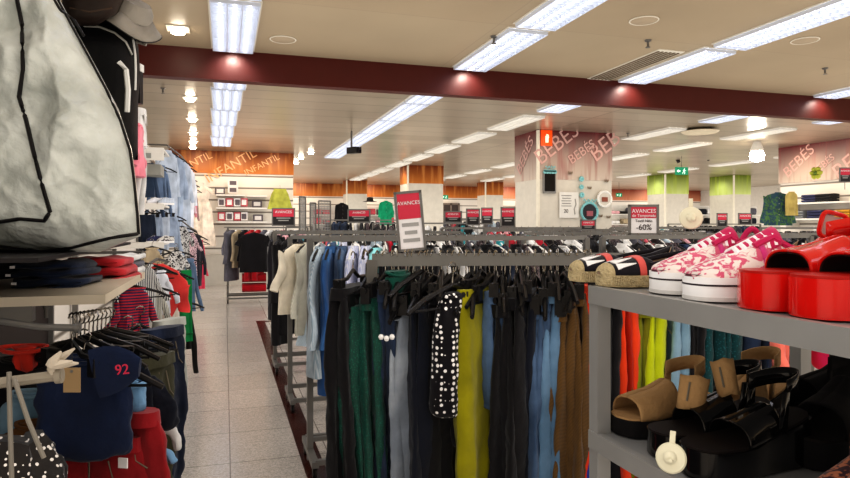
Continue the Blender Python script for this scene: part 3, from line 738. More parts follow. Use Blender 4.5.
# small round-the-corner rack with the black t-shirt and red clothes
rack((.05, 12.7), 1.5, 0, 1.42, 'short wheeled clothes rack with a black t-shirt on its end, beyond the aisle rails', .6)
p = W(254, 230, 11.75)
wear('tee', BLK, 'black t-shirt facing the aisle on the short wheeled rack', p+Vector((0, 0, .02)), .1, .72, 1.25, seed=2)
hanger(p+Vector((0, 0, .02)), .1, 'hanger inside the black t-shirt on the short wheeled rack', 'hanger of the facing black t-shirt', 'shirt')
REDC = fab('b01420', 'plaid', '7a0c18', 14)
for i in range(11):
    q = Vector((.13+i*.12, 12.7, 1.44)); mt = [GRY, BEIGE, BLK, REDC, REDC, GRY, WHT, BLK, PNK, GRY, WHT][i]
    wear('coat' if i in (0, 3, 4) else 'shirt', mt, '%s garment, %s from the left on the short wheeled rack' % (cname(mt) if mt is not REDC else 'red checked', ordn(i)), q, PI/2-.5, .95 if i in (0, 3, 4) else .7, 1.1, seed=i % 5, detail=False)
rt = thing('storage_bin', 'stack of red checked cloth folded on the base of the short wheeled rack', 'folded clothes', W(254, 292, 12.3))
for k in range(4):
    m = MB(); m.rings([[Vector((x, .16*math.cos(a), .09+k*.19+.085*math.copysign(abs(math.sin(a))**.5, math.sin(a)))) for a in [2*PI*j/16 for j in range(16)]] for x in (-.22, -.2, 0, .2, .22)])
    m.build('folded_layer', REDC, rt)
rt.name = 'folded_garments'

# far racks, low detail, sharing meshes
def far_rack(x, y, L, z, label, pool, gdesc, step=.14):
    rack((x, y), L, 0, z, label, base=False)
    R = random.Random(int(x*7+y*3)); n = int(L/step)
    for i in range(n):
        k = R.choice(['shirt', 'tee', 'coat']); mt = pool[R.randrange(len(pool))]
        p = Vector((x+.07+i*step, y, z+.02))
        wear(k, mt, '%s %s, %s on the %s' % (cname(mt), KN[k].replace('_', ' '), ordn(i), gdesc), p, PI/2-R.uniform(.0, .6), .7 if k == 'coat' else None, 1, seed=R.randrange(3), detail=False)
far_rack(2.6, 11.5, 2.2, 1.5, 'far clothes rack below the dark framed signs, left of the tilted sign', mixpool, 'far rack left of the tilted sign')
far_rack(5.0, 14.0, 2.6, 1.6, 'far clothes rack behind the tilted sign', mixpool, 'far rack behind the tilted sign')
far_rack(2.4, 16.0, 2.4, 1.6, 'far clothes rack in front of the narrow column', darkpool, 'far rack in front of the narrow column')
far_rack(7.6, 17.0, 3.0, 1.6, 'far clothes rack left of the large column', mixpool, 'far rack left of the large column')
far_rack(8.1, 12.4, 2.0, 1.42, 'far clothes rack right of the large column', mixpool, 'far rack right of the large column')
far_rack(7.2, 7.2, 2.6, 1.42, 'clothes rack behind the white sale sign', darkpool, 'rack behind the white sale sign')
far_rack(11.0, 14.0, 3.0, 1.5, 'far clothes rack under the exit sign', darkpool, 'far rack under the exit sign')
far_rack(5.6, 21.0, 4.0, 1.65, 'farthest clothes rack by the orange banded column', mixpool, 'farthest rack by the orange banded column', .2)

# ------------------------------------------------------------------ signs
def sign(px, py, d, wpx, hpx, label, style='red', tilt_=0, yaw=-.25, base=1.3, lines=('AVANCES', '')):
    p = W(px, py, d); w, h = wpx*d/FP, hpx*d/FP
    t = thing('sale_sign', label, 'sign', p, yaw); t.rotation_euler = (0, tilt_, yaw)
    b = min(.02, w*.09); m = MB()
    for s in (-1, 1): m.box((s*(w/2-b/2), 0, 0), (b, .02, h)); m.box((0, 0, s*(h/2-b/2)), (w, .02, b))
    m.build('frame', SIGNG, t, False)
    lo = SIGNW if style in ('red', 'tall') else DARKG
    hh = h*(.36 if style == 'red' else .42)
    MB().box((0, 0, 0), (w-b*1.5, .008, h-b*1.5)).build('panel', lo, t, False)
    hd = MB().box((0, -.005, h/2-b-hh/2), (w-b*2.2, .004, hh)).build('header', REDP, t, False)
    sz = min(w*.19, hh*.5)
    lettering(lines[0], sz, SIGNW, hd, Matrix.Translation((0, -.009, h/2-b-hh*.38)) @ FACE)
    if not lines[1]:
        m = MB()
        for k in range(2 if style == 'dark' else 3): m.box((0, -.006, -h*(.02+.13*k)-h*.04), (w*(.6-.15*(k % 2)), .003, h*.06))
        m.build('print', plain('print_grey', '9a9690', .6), t, False)
    else:
        lettering(lines[1], w*.26 if len(lines[1]) < 5 else w*.17, TEXTD, t, Matrix.Translation((0, -.008, -h*.24)) @ FACE)
    if len(lines) > 2:
        lettering(lines[2], w*.13, SIGNW, t, Matrix.Translation((0, -.009, h/2-b-hh*.78)) @ FACE)
        lettering(lines[3], w*.12, TEXTD, t, Matrix.Translation((0, -.008, -h*.03)) @ FACE)
    MB().tube([(0, .005, -h/2), (0, .005, -h/2-.12)], .006).build('stem', STEEL, t)
    return t
sign(643.5, 220, 5.2, 31, 31, 'large red and white sale sign reading AVANCES with minus sixty percent', 'red', lines=('AVANCES', '-60%', 'de Temporada', 'Textil Niño'))
ts = sign(410, 221, 3.7, 28, 60, 'tall tilted grey framed sign standing over the second rail', 'tall', tilt_=-.09, lines=('AVANCES', ''))
sign(283.5, 217, 11.0, 23, 18, 'red topped sale sign left of the wire mesh panels', 'dark')
sign(359, 216, 9.0, 23, 14, 'dark sale sign just left of the green shirt', 'dark')
sign(453, 217, 9.3, 18, 12, 'small dark sale sign nearest the doorway', 'dark')
sign(473, 217, 9.1, 14, 17, 'narrow dark framed sale sign, second of the four left of the large column', 'dark')
sign(487, 216, 12.0, 12, 17, 'narrow dark sale sign behind, third of the four left of the large column', 'dark')
sign(508, 217, 9.1, 15, 20, 'red topped dark sale sign touching the large column edge', 'dark')
sign(588, 225, 7.4, 16, 11, 'small dark red sale sign low in front of the large column', 'dark')
sign(722, 220, 12.0, 11, 14, 'dark price sign, left of two below the lime banded column', 'dark')
sign(745, 219, 12.0, 14, 12, 'dark price sign, right of two below the lime banded column', 'dark')
sign(650, 246, 5.2, 10, 6, 'tiny red sale card hooked on the rail under the large sale sign', 'dark')

# wire mesh display panels
def mesh_panel(px0, px1, y0, y1, d, label, yaw=0):
    p = W((px0+px1)/2, (y0+y1)/2, d); w, h = (px1-px0)*d/FP, (y1-y0)*d/FP
    t = thing('mesh_panel', label, 'display panel', p, yaw)
    m = MB(); 
    for s in (-1, 1): m.tube([(s*w/2, 0, -h/2), (s*w/2, 0, h/2)], .014); m.tube([(-w/2, 0, s*h/2), (w/2, 0, s*h/2)], .014)
    m.build('frame', STEEL, t)
    m = MB()
    for i in range(1, 8): m.tube([(-w/2+w*i/8, 0, -h/2), (-w/2+w*i/8, 0, h/2)], .006, 4)
    for i in range(1, 12): m.tube([(-w/2, 0, -h/2+h*i/12), (w/2, 0, -h/2+h*i/12)], .006, 4)
    m.build('wire_grid', plain('wire', 'a8a6a2', .4, .6), t)
mesh_panel(297, 308, 197, 233, 10.5, 'wire mesh display panel nearest the partition', .9)
mesh_panel(309, 317, 203, 232, 11.0, 'wire mesh display panel, middle of three beside the partition', .7)
mesh_panel(318, 331, 201, 233, 11.5, 'wire mesh display panel, right of three beside the partition', .3)

# ------------------------------------------------------------------ large column fittings
def ring_thing(px, py, Y, r, ri, mat1, mat2, name, label, cat):
    p = WY(px, py, Y); t = thing(name, label, cat, p)
    MX = Matrix.Rotation(PI/2, 3, 'X')
    MB().tube([((r-.02)*math.cos(k*PI/16), -.02, (r-.02)*math.sin(k*PI/16)) for k in range(32)], .025, 8, True).build('rim', mat1, t)
    MB().lathe([(0, 0), (ri, 0), (ri, .02), (0, .02)], n=28, M=MX).build('disc', mat2, t)
    return t
CY = 11.06
AQ = plain('aqua_paint', '7fb8b8', .5)
t = thing('fire_sign', 'orange fire extinguisher sign at the top corner of the large column', 'sign', WY(546.5, 138, CY))
MB().box((0, 0, 0), (.24, .02, .3)).build('panel', plain('fire_orange', 'e04a10', .4, emit=.5), t, False)
m = MB(); m.lathe([(0, -.09), (.03, -.09), (.032, .03), (.015, .05), (.012, .07), (0, .07)], c=(0, -.016, 0), n=12); m.tube([(0, -.02, .07), (.03, -.02, .06), (.04, -.02, .0)], .006); m.build('extinguisher_symbol', plain('fire_symbol', 'ffe9c8', .4, emit=.7), t)
t = thing('wall_tablet', 'black wall screen with a grey frame and aqua scalloped top on the large column', 'screen', WY(549.5, 183, CY))
MB().box((0, 0, 0), (.27, .03, .4)).build('frame', plain('tablet_frame', '8c8a86', .4, .3), t, False)
MB().box((0, -.018, .01), (.22, .005, .34)).build('screen', plain('screen_black', '0b0b0d', .15), t, False)
m = MB()
for k in range(5): m.lathe([(0, 0), (.035, 0), (.035, .01), (0, .01)], n=14, M=Matrix.Rotation(PI/2, 3, 'X'), c=(-.11+k*.055, -.02, .21))
m.box((0, -.02, .235), (.26, .02, .04)); m.build('scalloped_top', AQ, t)
m = MB(); m.tube([(-.1+.013*k, -.03, .3+.03*math.sin(k*1.4)) for k in range(17)], .009, 5); m.build('script', AQ, t)
t = thing('price_poster', 'white price poster on the large column between the screen and the round mirrors', 'poster', WY(569, 205, CY))
MB().box((0, 0, 0), (.42, .012, .5)).build('sheet', plain('poster_paper', 'd9d4ca', .6), t, False)
m = MB()
for k in range(5): m.box((-.06, -.008, .18-k*.05), (.22-.03*(k % 2), .003, .012))
m.build('print', plain('poster_print', '6d6a66', .6), t, False)
lettering('20', .1, TEXTD, t, Matrix.Translation((-.07, -.009, -.12)) @ FACE)
m = MB(); m.tube([(.13, -.01, .12), (.15, -.01, .02), (.11, -.01, -.08), (.13, -.01, -.18)], .012, 5); m.build('figure', plain('poster_print2', '98948c', .6), t)
t = ring_thing(589, 212, CY, .2, .17, AQ, plain('mirror_dark', '2b2c33', .1), 'round_mirror', 'round aqua framed dark mirror on the large column', 'mirror')
MB().box((0, -.03, -.03), (.14, .01, .1)).build('photo_card', plain('card_pinkish', '9a5a60', .5), t, False)
m = MB(); m.tube([(-.14+.018*k, -.03, .22+.03*math.sin(k*1.3)) for k in range(17)], .011, 5); m.build('script', AQ, t)
t = ring_thing(604, 199, CY, .17, .14, plain('white_ring', 'e2ded4', .5), plain('cream_disc', 'd0c8ba', .5), 'wall_plaque', 'round white framed plaque at the right edge of the large column', 'plaque')
MB().box((.0, -.03, -.01), (.13, .01, .09)).build('card', plain('card_brown', '8a5040', .5), t, False)
for px, py, r in ((581, 179, .05), (581, 187, .045), (581.5, 195, .05)):
    ring_thing(px, py, CY, r, r*.6, AQ, plain('pale_disc', 'c9d2cc', .5), 'aqua_ring', 'small aqua ring at y %s of the vertical trio on the large column' % {179: 'top', 187: 'middle', 195: 'bottom'}[py], 'ornament')
for o in bpy.data.objects:
    if o.get('label', '').startswith('small aqua ring'): o['label'] = o['label'].replace('at y top of', 'at the top of').replace('at y middle of', 'in the middle of').replace('at y bottom of', 'at the bottom of')
for px, py, lab in ((570, 173, 'left above the poster'), (589, 188, 'right beside the aqua rings'), (606, 181, 'at the right edge'), (600, 216, 'lower left of the lower pair'), (608, 217, 'lower right of the lower pair')):
    t = thing('butterfly_sticker', 'little butterfly sticker on the large column, %s' % lab, 'sticker', WY(px, py, CY))
    m = MB()
    for s in (-1, 1): m.extr([(0, -.005, 0), (s*.04, -.02, .035), (s*.05, -.02, .0), (s*.03, -.012, -.03)], (0, .004, 0))
    m.build('wings', plain('sticker_brown', '7a6a58', .6), t, False)
    MB().tube([(0, -.006, -.03), (0, -.006, .03)], .005, 5).build('body', DARKG, t)

# ------------------------------------------------------------------ partition display (back of the left aisle)
PY = 16.5
def shelf(p0, p1, th, label, mat=WHITE, brack=True):
    c = (Vector(p0)+Vector(p1))/2
    t = thing('wall_shelf', label, 'shelf', c)
    MB().box((0, 0, 0), (abs(p1[0]-p0[0]), abs(p1[1]-p0[1]), th)).build('board', mat, t, False)
    if brack:
        for s in (-1, 1):
            MB().extr([(s*abs(p1[0]-p0[0])*.46, abs(p1[1]-p0[1])/2, -th/2), (s*abs(p1[0]-p0[0])*.46, -abs(p1[1]-p0[1])/2+.02, -th/2), (s*abs(p1[0]-p0[0])*.46, abs(p1[1]-p0[1])/2, -.1)], (.006, 0, 0)).build('bracket', STEEL, t, False)
    return t
for k, (x0, x1, py) in enumerate(((216, 245, 195), (216, 267, 208), (216, 267, 222), (247, 267, 196))):
    a, b = WY(x0, py, PY-.15), WY(x1, py, PY-.15)
    shelf((a.x, 16.3, a.z), (b.x, 16.6, a.z), .035, 'white wall shelf on the slatwall, %s' % ('top left of four', 'middle of the wide ones', 'lowest of four', 'short one at upper right')[k], brack=False)
PKP = plain('pack_pink', 'b8525c', .5); PKW = plain('pack_white', 'd8d0ca', .5); PKG = plain('pack_grey', '5c5458', .5)
for r, py in enumerate((207, 221)):
    for i, px in enumerate((221.5, 229.5, 237.5, 244)):
        p = WY(px, py-4.6, 16.42)
        t = thing('boxed_gift_set', 'pink and white boxed baby set, %s from the left on the %s shelf' % (ordn(i), ('middle', 'lowest')[r]), 'box', p)
        MB().box((0, 0, 0), (.17, .08, .2)).build('box', PKP if (i+r) % 2 else PKW, t, False)
        MB().box((0, -.045, 0), (.11, .006, .13)).build('window', PKW if (i+r) % 2 else PKG, t, False)
for px, py, c, lab in ((220, 191, PKG, 'dark framed card standing on the top left slatwall shelf'), (233, 190, PKW, 'white framed card standing on the top left slatwall shelf'), (257, 204, PKG, 'grey shoe box on the middle slatwall shelf'), (258, 218, PKG, 'dark low box on the lowest slatwall shelf'), (233, 183, PKW, 'white price sheet above the top slatwall shelf')):
    t = thing('display_card', lab, 'card', WY(px, py, 16.45))
    MB().box((0, 0, 0), (.24, .03, .17)).build('card', c, t, False); MB().box((0, -.018, 0), (.16, .004, .1)).build('picture', PKW if c is PKG else PKG, t, False)
IVORY = fab('e6d4c0')
p = WY(203, 184.5, 16.1)
wear('dress', IVORY, 'long ivory communion dress hanging on the slatwall at the end of the aisle', p+Vector((0, 0, .03)), 0, 1.42, 1.0, seed=1)
hanger(p+Vector((0, 0, .03)), 0, 'white hanger holding the long ivory dress', 'hanger of the ivory dress', 'shirt', WHTP)
p = WY(280, 186, 16.3)
wear('skirt', fab('a3a446'), 'yellow green pleated skirt hanging on the slatwall at right', p, 0, .5, 1.3, seed=2)
hanger(p, 0, 'dark hanger holding the yellow green skirt', 'hanger of the yellow green skirt')
for i in range(6):
    q = WY(228+i*4.5, 226, 15.9); q.z = 1.42
    wear('shirt', [GRY, BEIGE, WHT, GRY, PNK, BLK][i], '%s child shirt under the slatwall shelves, %s from the left' % (cname([GRY, BEIGE, WHT, GRY, PNK, BLK][i]), ordn(i)), q, PI/2-.6, .6, .8, seed=i % 4, detail=False)
a = WY(224, 226, 15.9); t = thing('wall_rail', 'thin rail with child shirts below the slatwall shelves', 'rail', (a.x, 15.9, 1.42))
MB().tube([(0, 0, 0), (1.05, 0, 0)], .012).build('bar', STEEL, t)
for x in (.02, 1.03): MB().tube([(x, 0, 0), (x, .6, 0)], .01).build('arm', STEEL, t)
for i in range(13):
    px = 222+i*2.6 if i < 5 else 262+i*3.3
    q = WY(px, 226, 14.4 if i < 5 else 11.2); q.z = 1.44
    if i < 5: continue
    wear('shirt', [WHT, PNK, GRY, WHT, BLK, WHT, GRY, PNK][i-5], '%s little shirt, %s on the rail below the wire mesh panels' % (cname([WHT, PNK, GRY, WHT, BLK, WHT, GRY, PNK][i-5]), ordn(i-5)), q, PI/2-.4, .6, .9, seed=i % 4, detail=False)

a = WY(286, 226, 11.0); t = thing('wall_rail', 'short rail of little shirts below the wire mesh panels', 'rail', (a.x, a.y, 1.44))
b = WY(312, 226, 11.0); MB().tube([(0, 0, 0), (b.x-a.x, 0, 0)], .012).build('bar', STEEL, t)
for x in (0, b.x-a.x): MB().tube([(x, 0, 0), (x, 0, -1.44)], .014).build('post', STEEL, t)
# ------------------------------------------------------------------ far back displays
t = thing('doorway', 'dark double doorway in the far wall right of the tilted sign', 'door')
a, b = WY(443, 203, YB-.12), WY(459, 224, YB-.12)
MB().bb((a.x, YB-.1, 0), (b.x, YB-.01, a.z)).build('leaf', plain('door_dark', '3a3230', .5), t, False)
m = MB()
for x in (a.x, (a.x+b.x)/2, b.x): m.bb((x-.04, YB-.13, 0), (x+.04, YB-.1, a.z))
m.bb((a.x, YB-.13, a.z-.08), (b.x, YB-.1, a.z)); m.build('frame', plain('door_frame', '6b6058', .5), t, False)
GRN = fab('0f8a60')
p = WY(386, 199, 22.0); wear('shirt', GRN, 'bright green shirt hanging in the distance left of the tilted sign', p, .2, .85, 1.15, seed=3)
hanger(p, .2, 'hanger of the bright green shirt', 'hanger of the green shirt', 'shirt')
p = WY(342, 201, 22.0); wear('coat', BLK, 'black coat hanging in the distance left of the narrow column', p, .2, .8, 1.0, seed=3)
p = WY(370, 201, 25.0)
hx = thing('hat', 'dark hat on the far wall between the narrow column and the green shirt', 'hat', p)
MB().lathe([(0, .16), (.12, .14), (.14, 0), (.28, -.02), (.28, -.03), (0, -.03)], n=18).build('crown', DARKG, hx)
farc = [('grey shelving unit of clothes left of the narrow column', 314, 340), ('grey shelving unit just right of the narrow column', 369, 398), ('grey shelving unit of clothes just left of the large column', 488, 513), ('pale shelving unit right of the large column', 614, 640), ('pale shelving unit between the lime banded columns', 694, 716), ('pale shelving unit left of the blue green jacket', 752, 764)]
for lab, x0, x1 in farc:
    Y = 26.8 if x0 < 600 else 22
    a, b = WY(x0, 200, Y), WY(x1, 200, Y); w = b.x-a.x
    t = thing('shelving_unit', lab, 'shelving', (a.x, Y, 0))
    MB().bb((0, 0, .0), (w, .4, .08)).bb((0, .38, 0), (w, .42, 2.3)).build('back_panel', WHITE, t, False)
    for z in (.6, 1.1, 1.5, 1.9):
        MB().bb((0, 0, z), (w, .4, z+.03)).build('shelf', WHITE, t, False)
        R = random.Random(int(x0+z*10)); x = .15
        while x < w-.2:
            hh = R.uniform(.12, .3); c = R.choice([BLK, GRY, CORAL, WHT, BEIGE, NAVY, PNK])
            f = thing('folded_garments', '%s folded pile at height %.1f on the %s' % (cname(c), z, lab), 'folded clothes', (a.x+x, Y+.18, z+.03), 0, 'folded piles on far shelves'); f['label'] = 'folded pile on the '+lab
            m = MB(); m.rings([[Vector((xx, .14*math.cos(q), hh/2+hh/2*math.copysign(abs(math.sin(q))**.4, math.sin(q)))) for q in [2*PI*j/12 for j in range(12)]] for xx in (-.14, -.12, .12, .14)]); m.build('cloth', c, f)
            x += R.uniform(.33, .5)

# right hand baby shelves
for k, (z, lab) in enumerate(((1.95, 'upper white shelf under the maroon band at right'), (1.6, 'middle white shelf at right holding yellow and blue piles'), (1.25, 'lower white shelf at right just above the pink shoes'))):
    t = thing('wall_shelf', lab, 'shelf', (12.4, 10.0, z)); MB().box((0, 0, 0), (.42, 3.0, .035)).build('board', WHITE, t, False)
    for y in (-1.48, 1.48): MB().box((0.0, y, -.1), (.4, .02, .2)).build('bracket', WHITE, t, False)
YEL = fab('c08a24'); NB = fab('2c3050'); GB = fab('7a7c7c')
for k, (y, z, c, lab) in enumerate(((11.2, 1.6, GB, 'grey'), (10.75, 1.6, NB, 'navy'), (10.1, 1.6, YEL, 'mustard'), (9.65, 1.6, YEL, 'ochre'), (9.2, 1.6, WHT, 'white'), (8.9, 1.6, BLK, 'black'), (10.9, 1.95, NB, 'dark navy'), (10.55, 1.95, BLK, 'blackish'), (9.6, 1.95, GB, 'ash grey'), (9.9, 1.25, WHT, 'off white'), (10.6, 1.25, WHT, 'plain white'))):
    f = thing('folded_garments', '%s folded pile on the right hand wall shelves' % lab, 'folded clothes', (12.35, y, z+.018))
    for q in range(3):
        m = MB(); m.rings([[Vector((.15*math.cos(a), yy, .03+.058*q+.03*math.copysign(abs(math.sin(a))**.5, math.sin(a)))) for a in [2*PI*j/14 for j in range(14)]] for yy in (-.17, -.15, .15, .17)]); m.build('folded_layer', c, f)
p = W(778, 189, 12.2)
wear('shirt', fab('2c4450', 'print', '4a6a3c', 14), 'blue green patterned jacket hanging at the end of the right hand shelves', p, -.3, .62, 1.25, seed=4)
hanger(p, -.3, 'dark hanger holding the blue green patterned jacket', 'hanger of the patterned jacket', 'shirt')
p = W(772, 189, 12.5); wear('top', fab('b09a58'), 'tan top hanging inside the patterned jacket', p+Vector((0, -.45, 0)), -.3, .45, .55, seed=1)
p = W(816, 173, 12.0)
t = thing('flower_toy', 'yellow green flower shaped toy above the right hand shelves', 'toy', p)
m = MB()
for k in range(6): m.lathe([(0, -.05), (.045, -.02), (.05, .02), (0, .05)], c=(.0, .08*math.cos(k*PI/3), .08*math.sin(k*PI/3)), n=10)
m.build('petals', plain('toy_yellow', 'a8a840', .6), t); MB().lathe([(0, -.06), (.05, 0), (0, .06)], n=12).build('centre', plain('toy_green', '6a8038', .6), t)
sign(845, 175, 11.0, 12, 15, 'small dark red notice on the slatwall at the right edge', 'dark')

# ------------------------------------------------------------------ shoe shelf (right foreground)
SX0, SX1, SYE, ST, SL = .75, 1.33, 1.21, 1.32, 1.01
SHM = plain('shelf_grey_metal', '9b9893', .4, .35); SHT = plain('shelf_top_grey', '8d8b88', .3, .2)
u = thing('shoe_rack', 'grey metal shoe rack with two shelves of shoes at right', 'shoe rack', (SX0, SYE, 0))
def topbox(mb, x0, x1, y0, y1, z0, z1): return mb.bb((x0-SX0, y0-SYE, z0), (x1-SX0, y1-SYE, z1))
for (x, y) in ((SX0+.015, SYE-.015), (SX1-.015, SYE-.015), (SX0+.015, -.3), (SX1-.015, -.3)):
    topbox(MB(), x-.016, x+.016, y-.016, y+.016, 0, ST-.002).build('post', SHM, u, False)
for z, nm in ((ST, 'upper'), (SL, 'lower'), (.55, 'bottom')):
    topbox(MB(), SX0, SX1, -.32, SYE, z-.012, z).build('shelf', SHT, u, False)
    fr = MB(); topbox(fr, SX0-.004, SX0+.012, -.32, SYE, z-.036, z+.002); topbox(fr, SX1-.012, SX1+.004, -.32, SYE, z-.036, z+.002); topbox(fr, SX0, SX1, SYE-.012, SYE+.004, z-.036, z+.002)
    fr.build('edge_frame', SHM, u, False)

def outline(t, wf=1.0):
    pts = [(0, .0), (.015, .018), (.05, .032), (.12, .042), (.25, .047), (.38, .044), (.55, .036), (.7, .034), (.85, .034), (.95, .028), (.985, .018), (1, 0)]
    for a, b in zip(pts, pts[1:]):
        if a[0] <= t <= b[0]: f = (t-a[0])/(b[0]-a[0]); return wf*(a[1]+(b[1]-a[1])*f)
    return 0
TS = [0, .008, .025, .05, .09, .14, .2, .3, .4, .5, .6, .7, .8, .88, .94, .98, .995, 1]
def sole(L, z0, z1, wf=1.0, grow=.003, tz=None):
    """outline extruded; tz(t)->(bottom, top)"""
    m = MB(); n = len(TS); lo = []; hi = []
    side = [(t, 1) for t in TS]+[(t, -1) for t in TS[::-1][1:-1]]
    for t, s in side:
        w = s*(outline(t, wf)+grow*(1 if 0 < t < 1 else 0)); x = L*t
        b, a = tz(t) if tz else (z0, z1)
        lo.append(Vector((x, w, b))); hi.append(Vector((x, w, a)))
    m.rings([lo, hi], cap=False)
    N_ = len(side)
    def fan(off, flip):
        for i in range(1, n-1):
            a, b = off+i, off+i+1 if i+1 < n else off+n-1
            c, d_ = off+N_-i, off+(N_-i-1)
            if i == n-2: q = (a, b, c)
            else: q = (a, b, d_, c)
            m.f.append(q if flip else q[::-1])
        m.f.append((off, off+1, off+N_-1) if flip else (off+N_-1, off+1, off))
    base = len(m.v)-2*N_; fan(base, False); fan(base+N_, True)
    return m
def upper_point(t, ph, L, zs, top, wf, opn=0):
    w = outline(t, wf); c, s = math.cos(ph), math.sin(ph)
    return Vector((L*t, w*math.copysign(abs(s)**.75, s), zs+(top(t)-zs)*max(0, c)**.8))
def upper(L, zs, top, opn, t0, t1, wf=1.0, n=9, K=22):
    m = MB()
    for sd in (-1, 1):
        rows = []
        for i in range(K+1):
            t = t0+(t1-t0)*i/K; po = opn(t); r = []
            for j in range(n):
                ph = po+(PI/2-po)*j/(n-1); r.append(upper_point(t, sd*ph, L, zs, top, wf))
            rows.append(r)
        m.rings(rows, cap=False, closed=False)
    return m
def solid(o, th=.003):
    md = o.modifiers.new('thickness', 'SOLIDIFY'); md.thickness = th; md.offset = 0; return o
def lerpf(pts):
    def f(t):
        if t <= pts[0][0]: return pts[0][1]
        for a, b in zip(pts, pts[1:]):
            if t <= b[0]: return a[1]+(b[1]-a[1])*(t-a[0])/(b[0]-a[0])
        return pts[-1][1]
    return f
FLW = fab('e0d2c8', 'print', 'c85a74', 48); WRUB = plain('white_rubber', 'e6e2de', .45); PINKC = fab('bc2456'); PINKL = fab('c43a76')
def sneaker(loc, rz, label):
    L = .265; t = thing('sneaker', label, 'shoe', loc, rz, 'pink floral sneakers')
    sole(L, .0, .040, 1.03, .004).build('sole', WRUB, t)
    sole(L, .0255, .0285, 1.03, .0055).build('sole_stripe', plain('stripe_dark', '2a2026', .5), t)
    sole(L, .0, .007, 1.02, .0055).build('outsole', plain('outsole_white', 'cfcac4', .6), t)
    top = lerpf([(0, .038), (.03, .05), (.1, .058), (.2, .068), (.35, .085), (.5, .104), (.58, .112), (.7, .1), (.85, .094), (.95, .102), (1, .06)])
    opn = lerpf([(0, 0), (.28, 0), (.32, .18), (.55, .38), (.62, .8), (.95, .8), (1, .5)])
    solid(upper(L, .036, top, opn, .012, .995).build('upper', FLW, t))
    m = MB(); rows = []
    for i in range(10):
        f = i/9; x = L*(.29+.28*f)+.01*f*f; z = .078+.042*f+.004*f*f; rows.append([Vector((x, y, z-.012*(abs(y)/.02)**2)) for y in (-.03, -.02, -.01, 0, .01, .02, .03)])
    m.rings(rows, cap=False, closed=False); tg = solid(m.build('tongue', PINKC, t), .006)
    for k in range(6):
        tq = .31+.05*k; z = top(tq); x = L*tq
        MB().tube([(x, -.028, z-.018), (x+.004, -.014, z+.001), (x+.006, 0, z+.007), (x+.004, .014, z+.001), (x, .028, z-.018)], .005, 6).build('lace', plain('lace_white', 'e8e0de', .8), tg)
    m = MB()
    for sd in (-1, 1):
        m.tube([upper_point(.42+.56*i/12, sd*max(.45, min(.8, opn(.42+.56*i/12))), L, .034, top, 1)+Vector((0, 0, .003)) for i in range(13)], .0065, 6)
    m.build('collar', PINKC, t)
    m = MB()
    for sd in (-1, 1):
        m.rings([[upper_point(.44+.02*q, sd*ph, L, .036, top, 1.02)+Vector((0, 0, .002)) for q in (0, 1, 2)] for ph in (.5, .8, 1.1, 1.4)], cap=False, closed=False)
    solid(m.build('side_stay', PINKL, t), .003)
    sole(L*.94, .03, .044, .92, 0).build('insole', plain('insole_dark', '5a3038', .8), t)
    return t
def px_shoe(px, z, X=None):
    X = X or .775; d = DX(px, X); q = W(px, 226, d); return Vector((X, q.y, z))
JUTE = plain('jute_rope', 'b5a27c', .9, bump=.9, bscale=160, var=.35, vscale=70)
ESB = fab('17141a'); ESP = fab('c8564e'); TRIW = plain('white_leather', 'e2ddd8', .5); INS = fab('8c7259')
def espadrille(loc, rz, label):
    L = .25; t = thing('espadrille', label, 'shoe', loc, rz, 'black espadrilles with white teeth')
    sole(L, 0, .024, 1.05, .004).build('rope_sole', JUTE, t)
    m = MB()
    for k in range(60):
        tq = .02+.95*k/60
        for s in (-1, 1):
            w = s*(outline(tq, 1.05)+.0045); m.tube([(L*tq, w, .004), (L*(tq+.008), w, .022)], .0022, 4)
    m.build('rope_whipping', JUTE, t)
    top = lerpf([(0, .024), (.03, .036), (.1, .046), (.22, .054), (.38, .062), (.42, .062), (.7, .05), (.9, .07), (1, .085)])
    opn = lerpf([(0, 0), (.34, 0), (.42, .7), (.5, 1.25), (.82, 1.25), (.93, .7), (1, .1)])
    solid(upper(L, .022, top, opn, .02, .995, 1.0).build('upper', ESB, t))
    solid(upper(L*.985, .022, lambda q: top(q)-.003, lambda q: opn(q)+.02, .45, .985, .96).build('lining', INS, t), .002)
    o = upper(L, .022, lambda q: top(q)+.003, lambda q: 0, .008, .085, 1.04).build('toe_cap', JUTE, t); solid(o)
    m = MB(); 
    for k in range(4):
        a0 = -1.15+k*.62
        pa, pb, pc = [upper_point(tt, ph, L, .022, lambda q: top(q)+.003, 1.03) for tt, ph in ((.11, a0), (.11, a0+.55), (.27, a0+.27))]
        m.v += [pa, pb, pc, pa+Vector((0, 0, .002)), pb+Vector((0, 0, .002)), pc+Vector((0, 0, .002))]; b = len(m.v)-6
        m.f += [(b, b+1, b+2), (b+3, b+5, b+4), (b, b+3, b+4, b+1), (b+1, b+4, b+5, b+2), (b+2, b+5, b+3, b)]
    m.build('tooth', TRIW, t, False)
    o = upper(L, .022, lambda q: top(q)+.0025, lambda q: 0, .29, .35, 1.03).build('red_band', ESP, t); solid(o)
    sole(L*.96, .02, .029, .9, 0).build('insole', INS, t)
    m = MB(); m.tube([(L*.4, -.04, .045), (L*.7, -.045, .06), (L*.98, 0, .075), (L*.7, .045, .06), (L*.4, .04, .045)], .006, 6); m.build('binding', ESB, t)
    return t
REDL = plain('red_patent', 'c2140f', .16, coat=.6); REDI = plain('red_insole', 'a01812', .4); BLKI = plain('black_lining', '120c0c', .7)
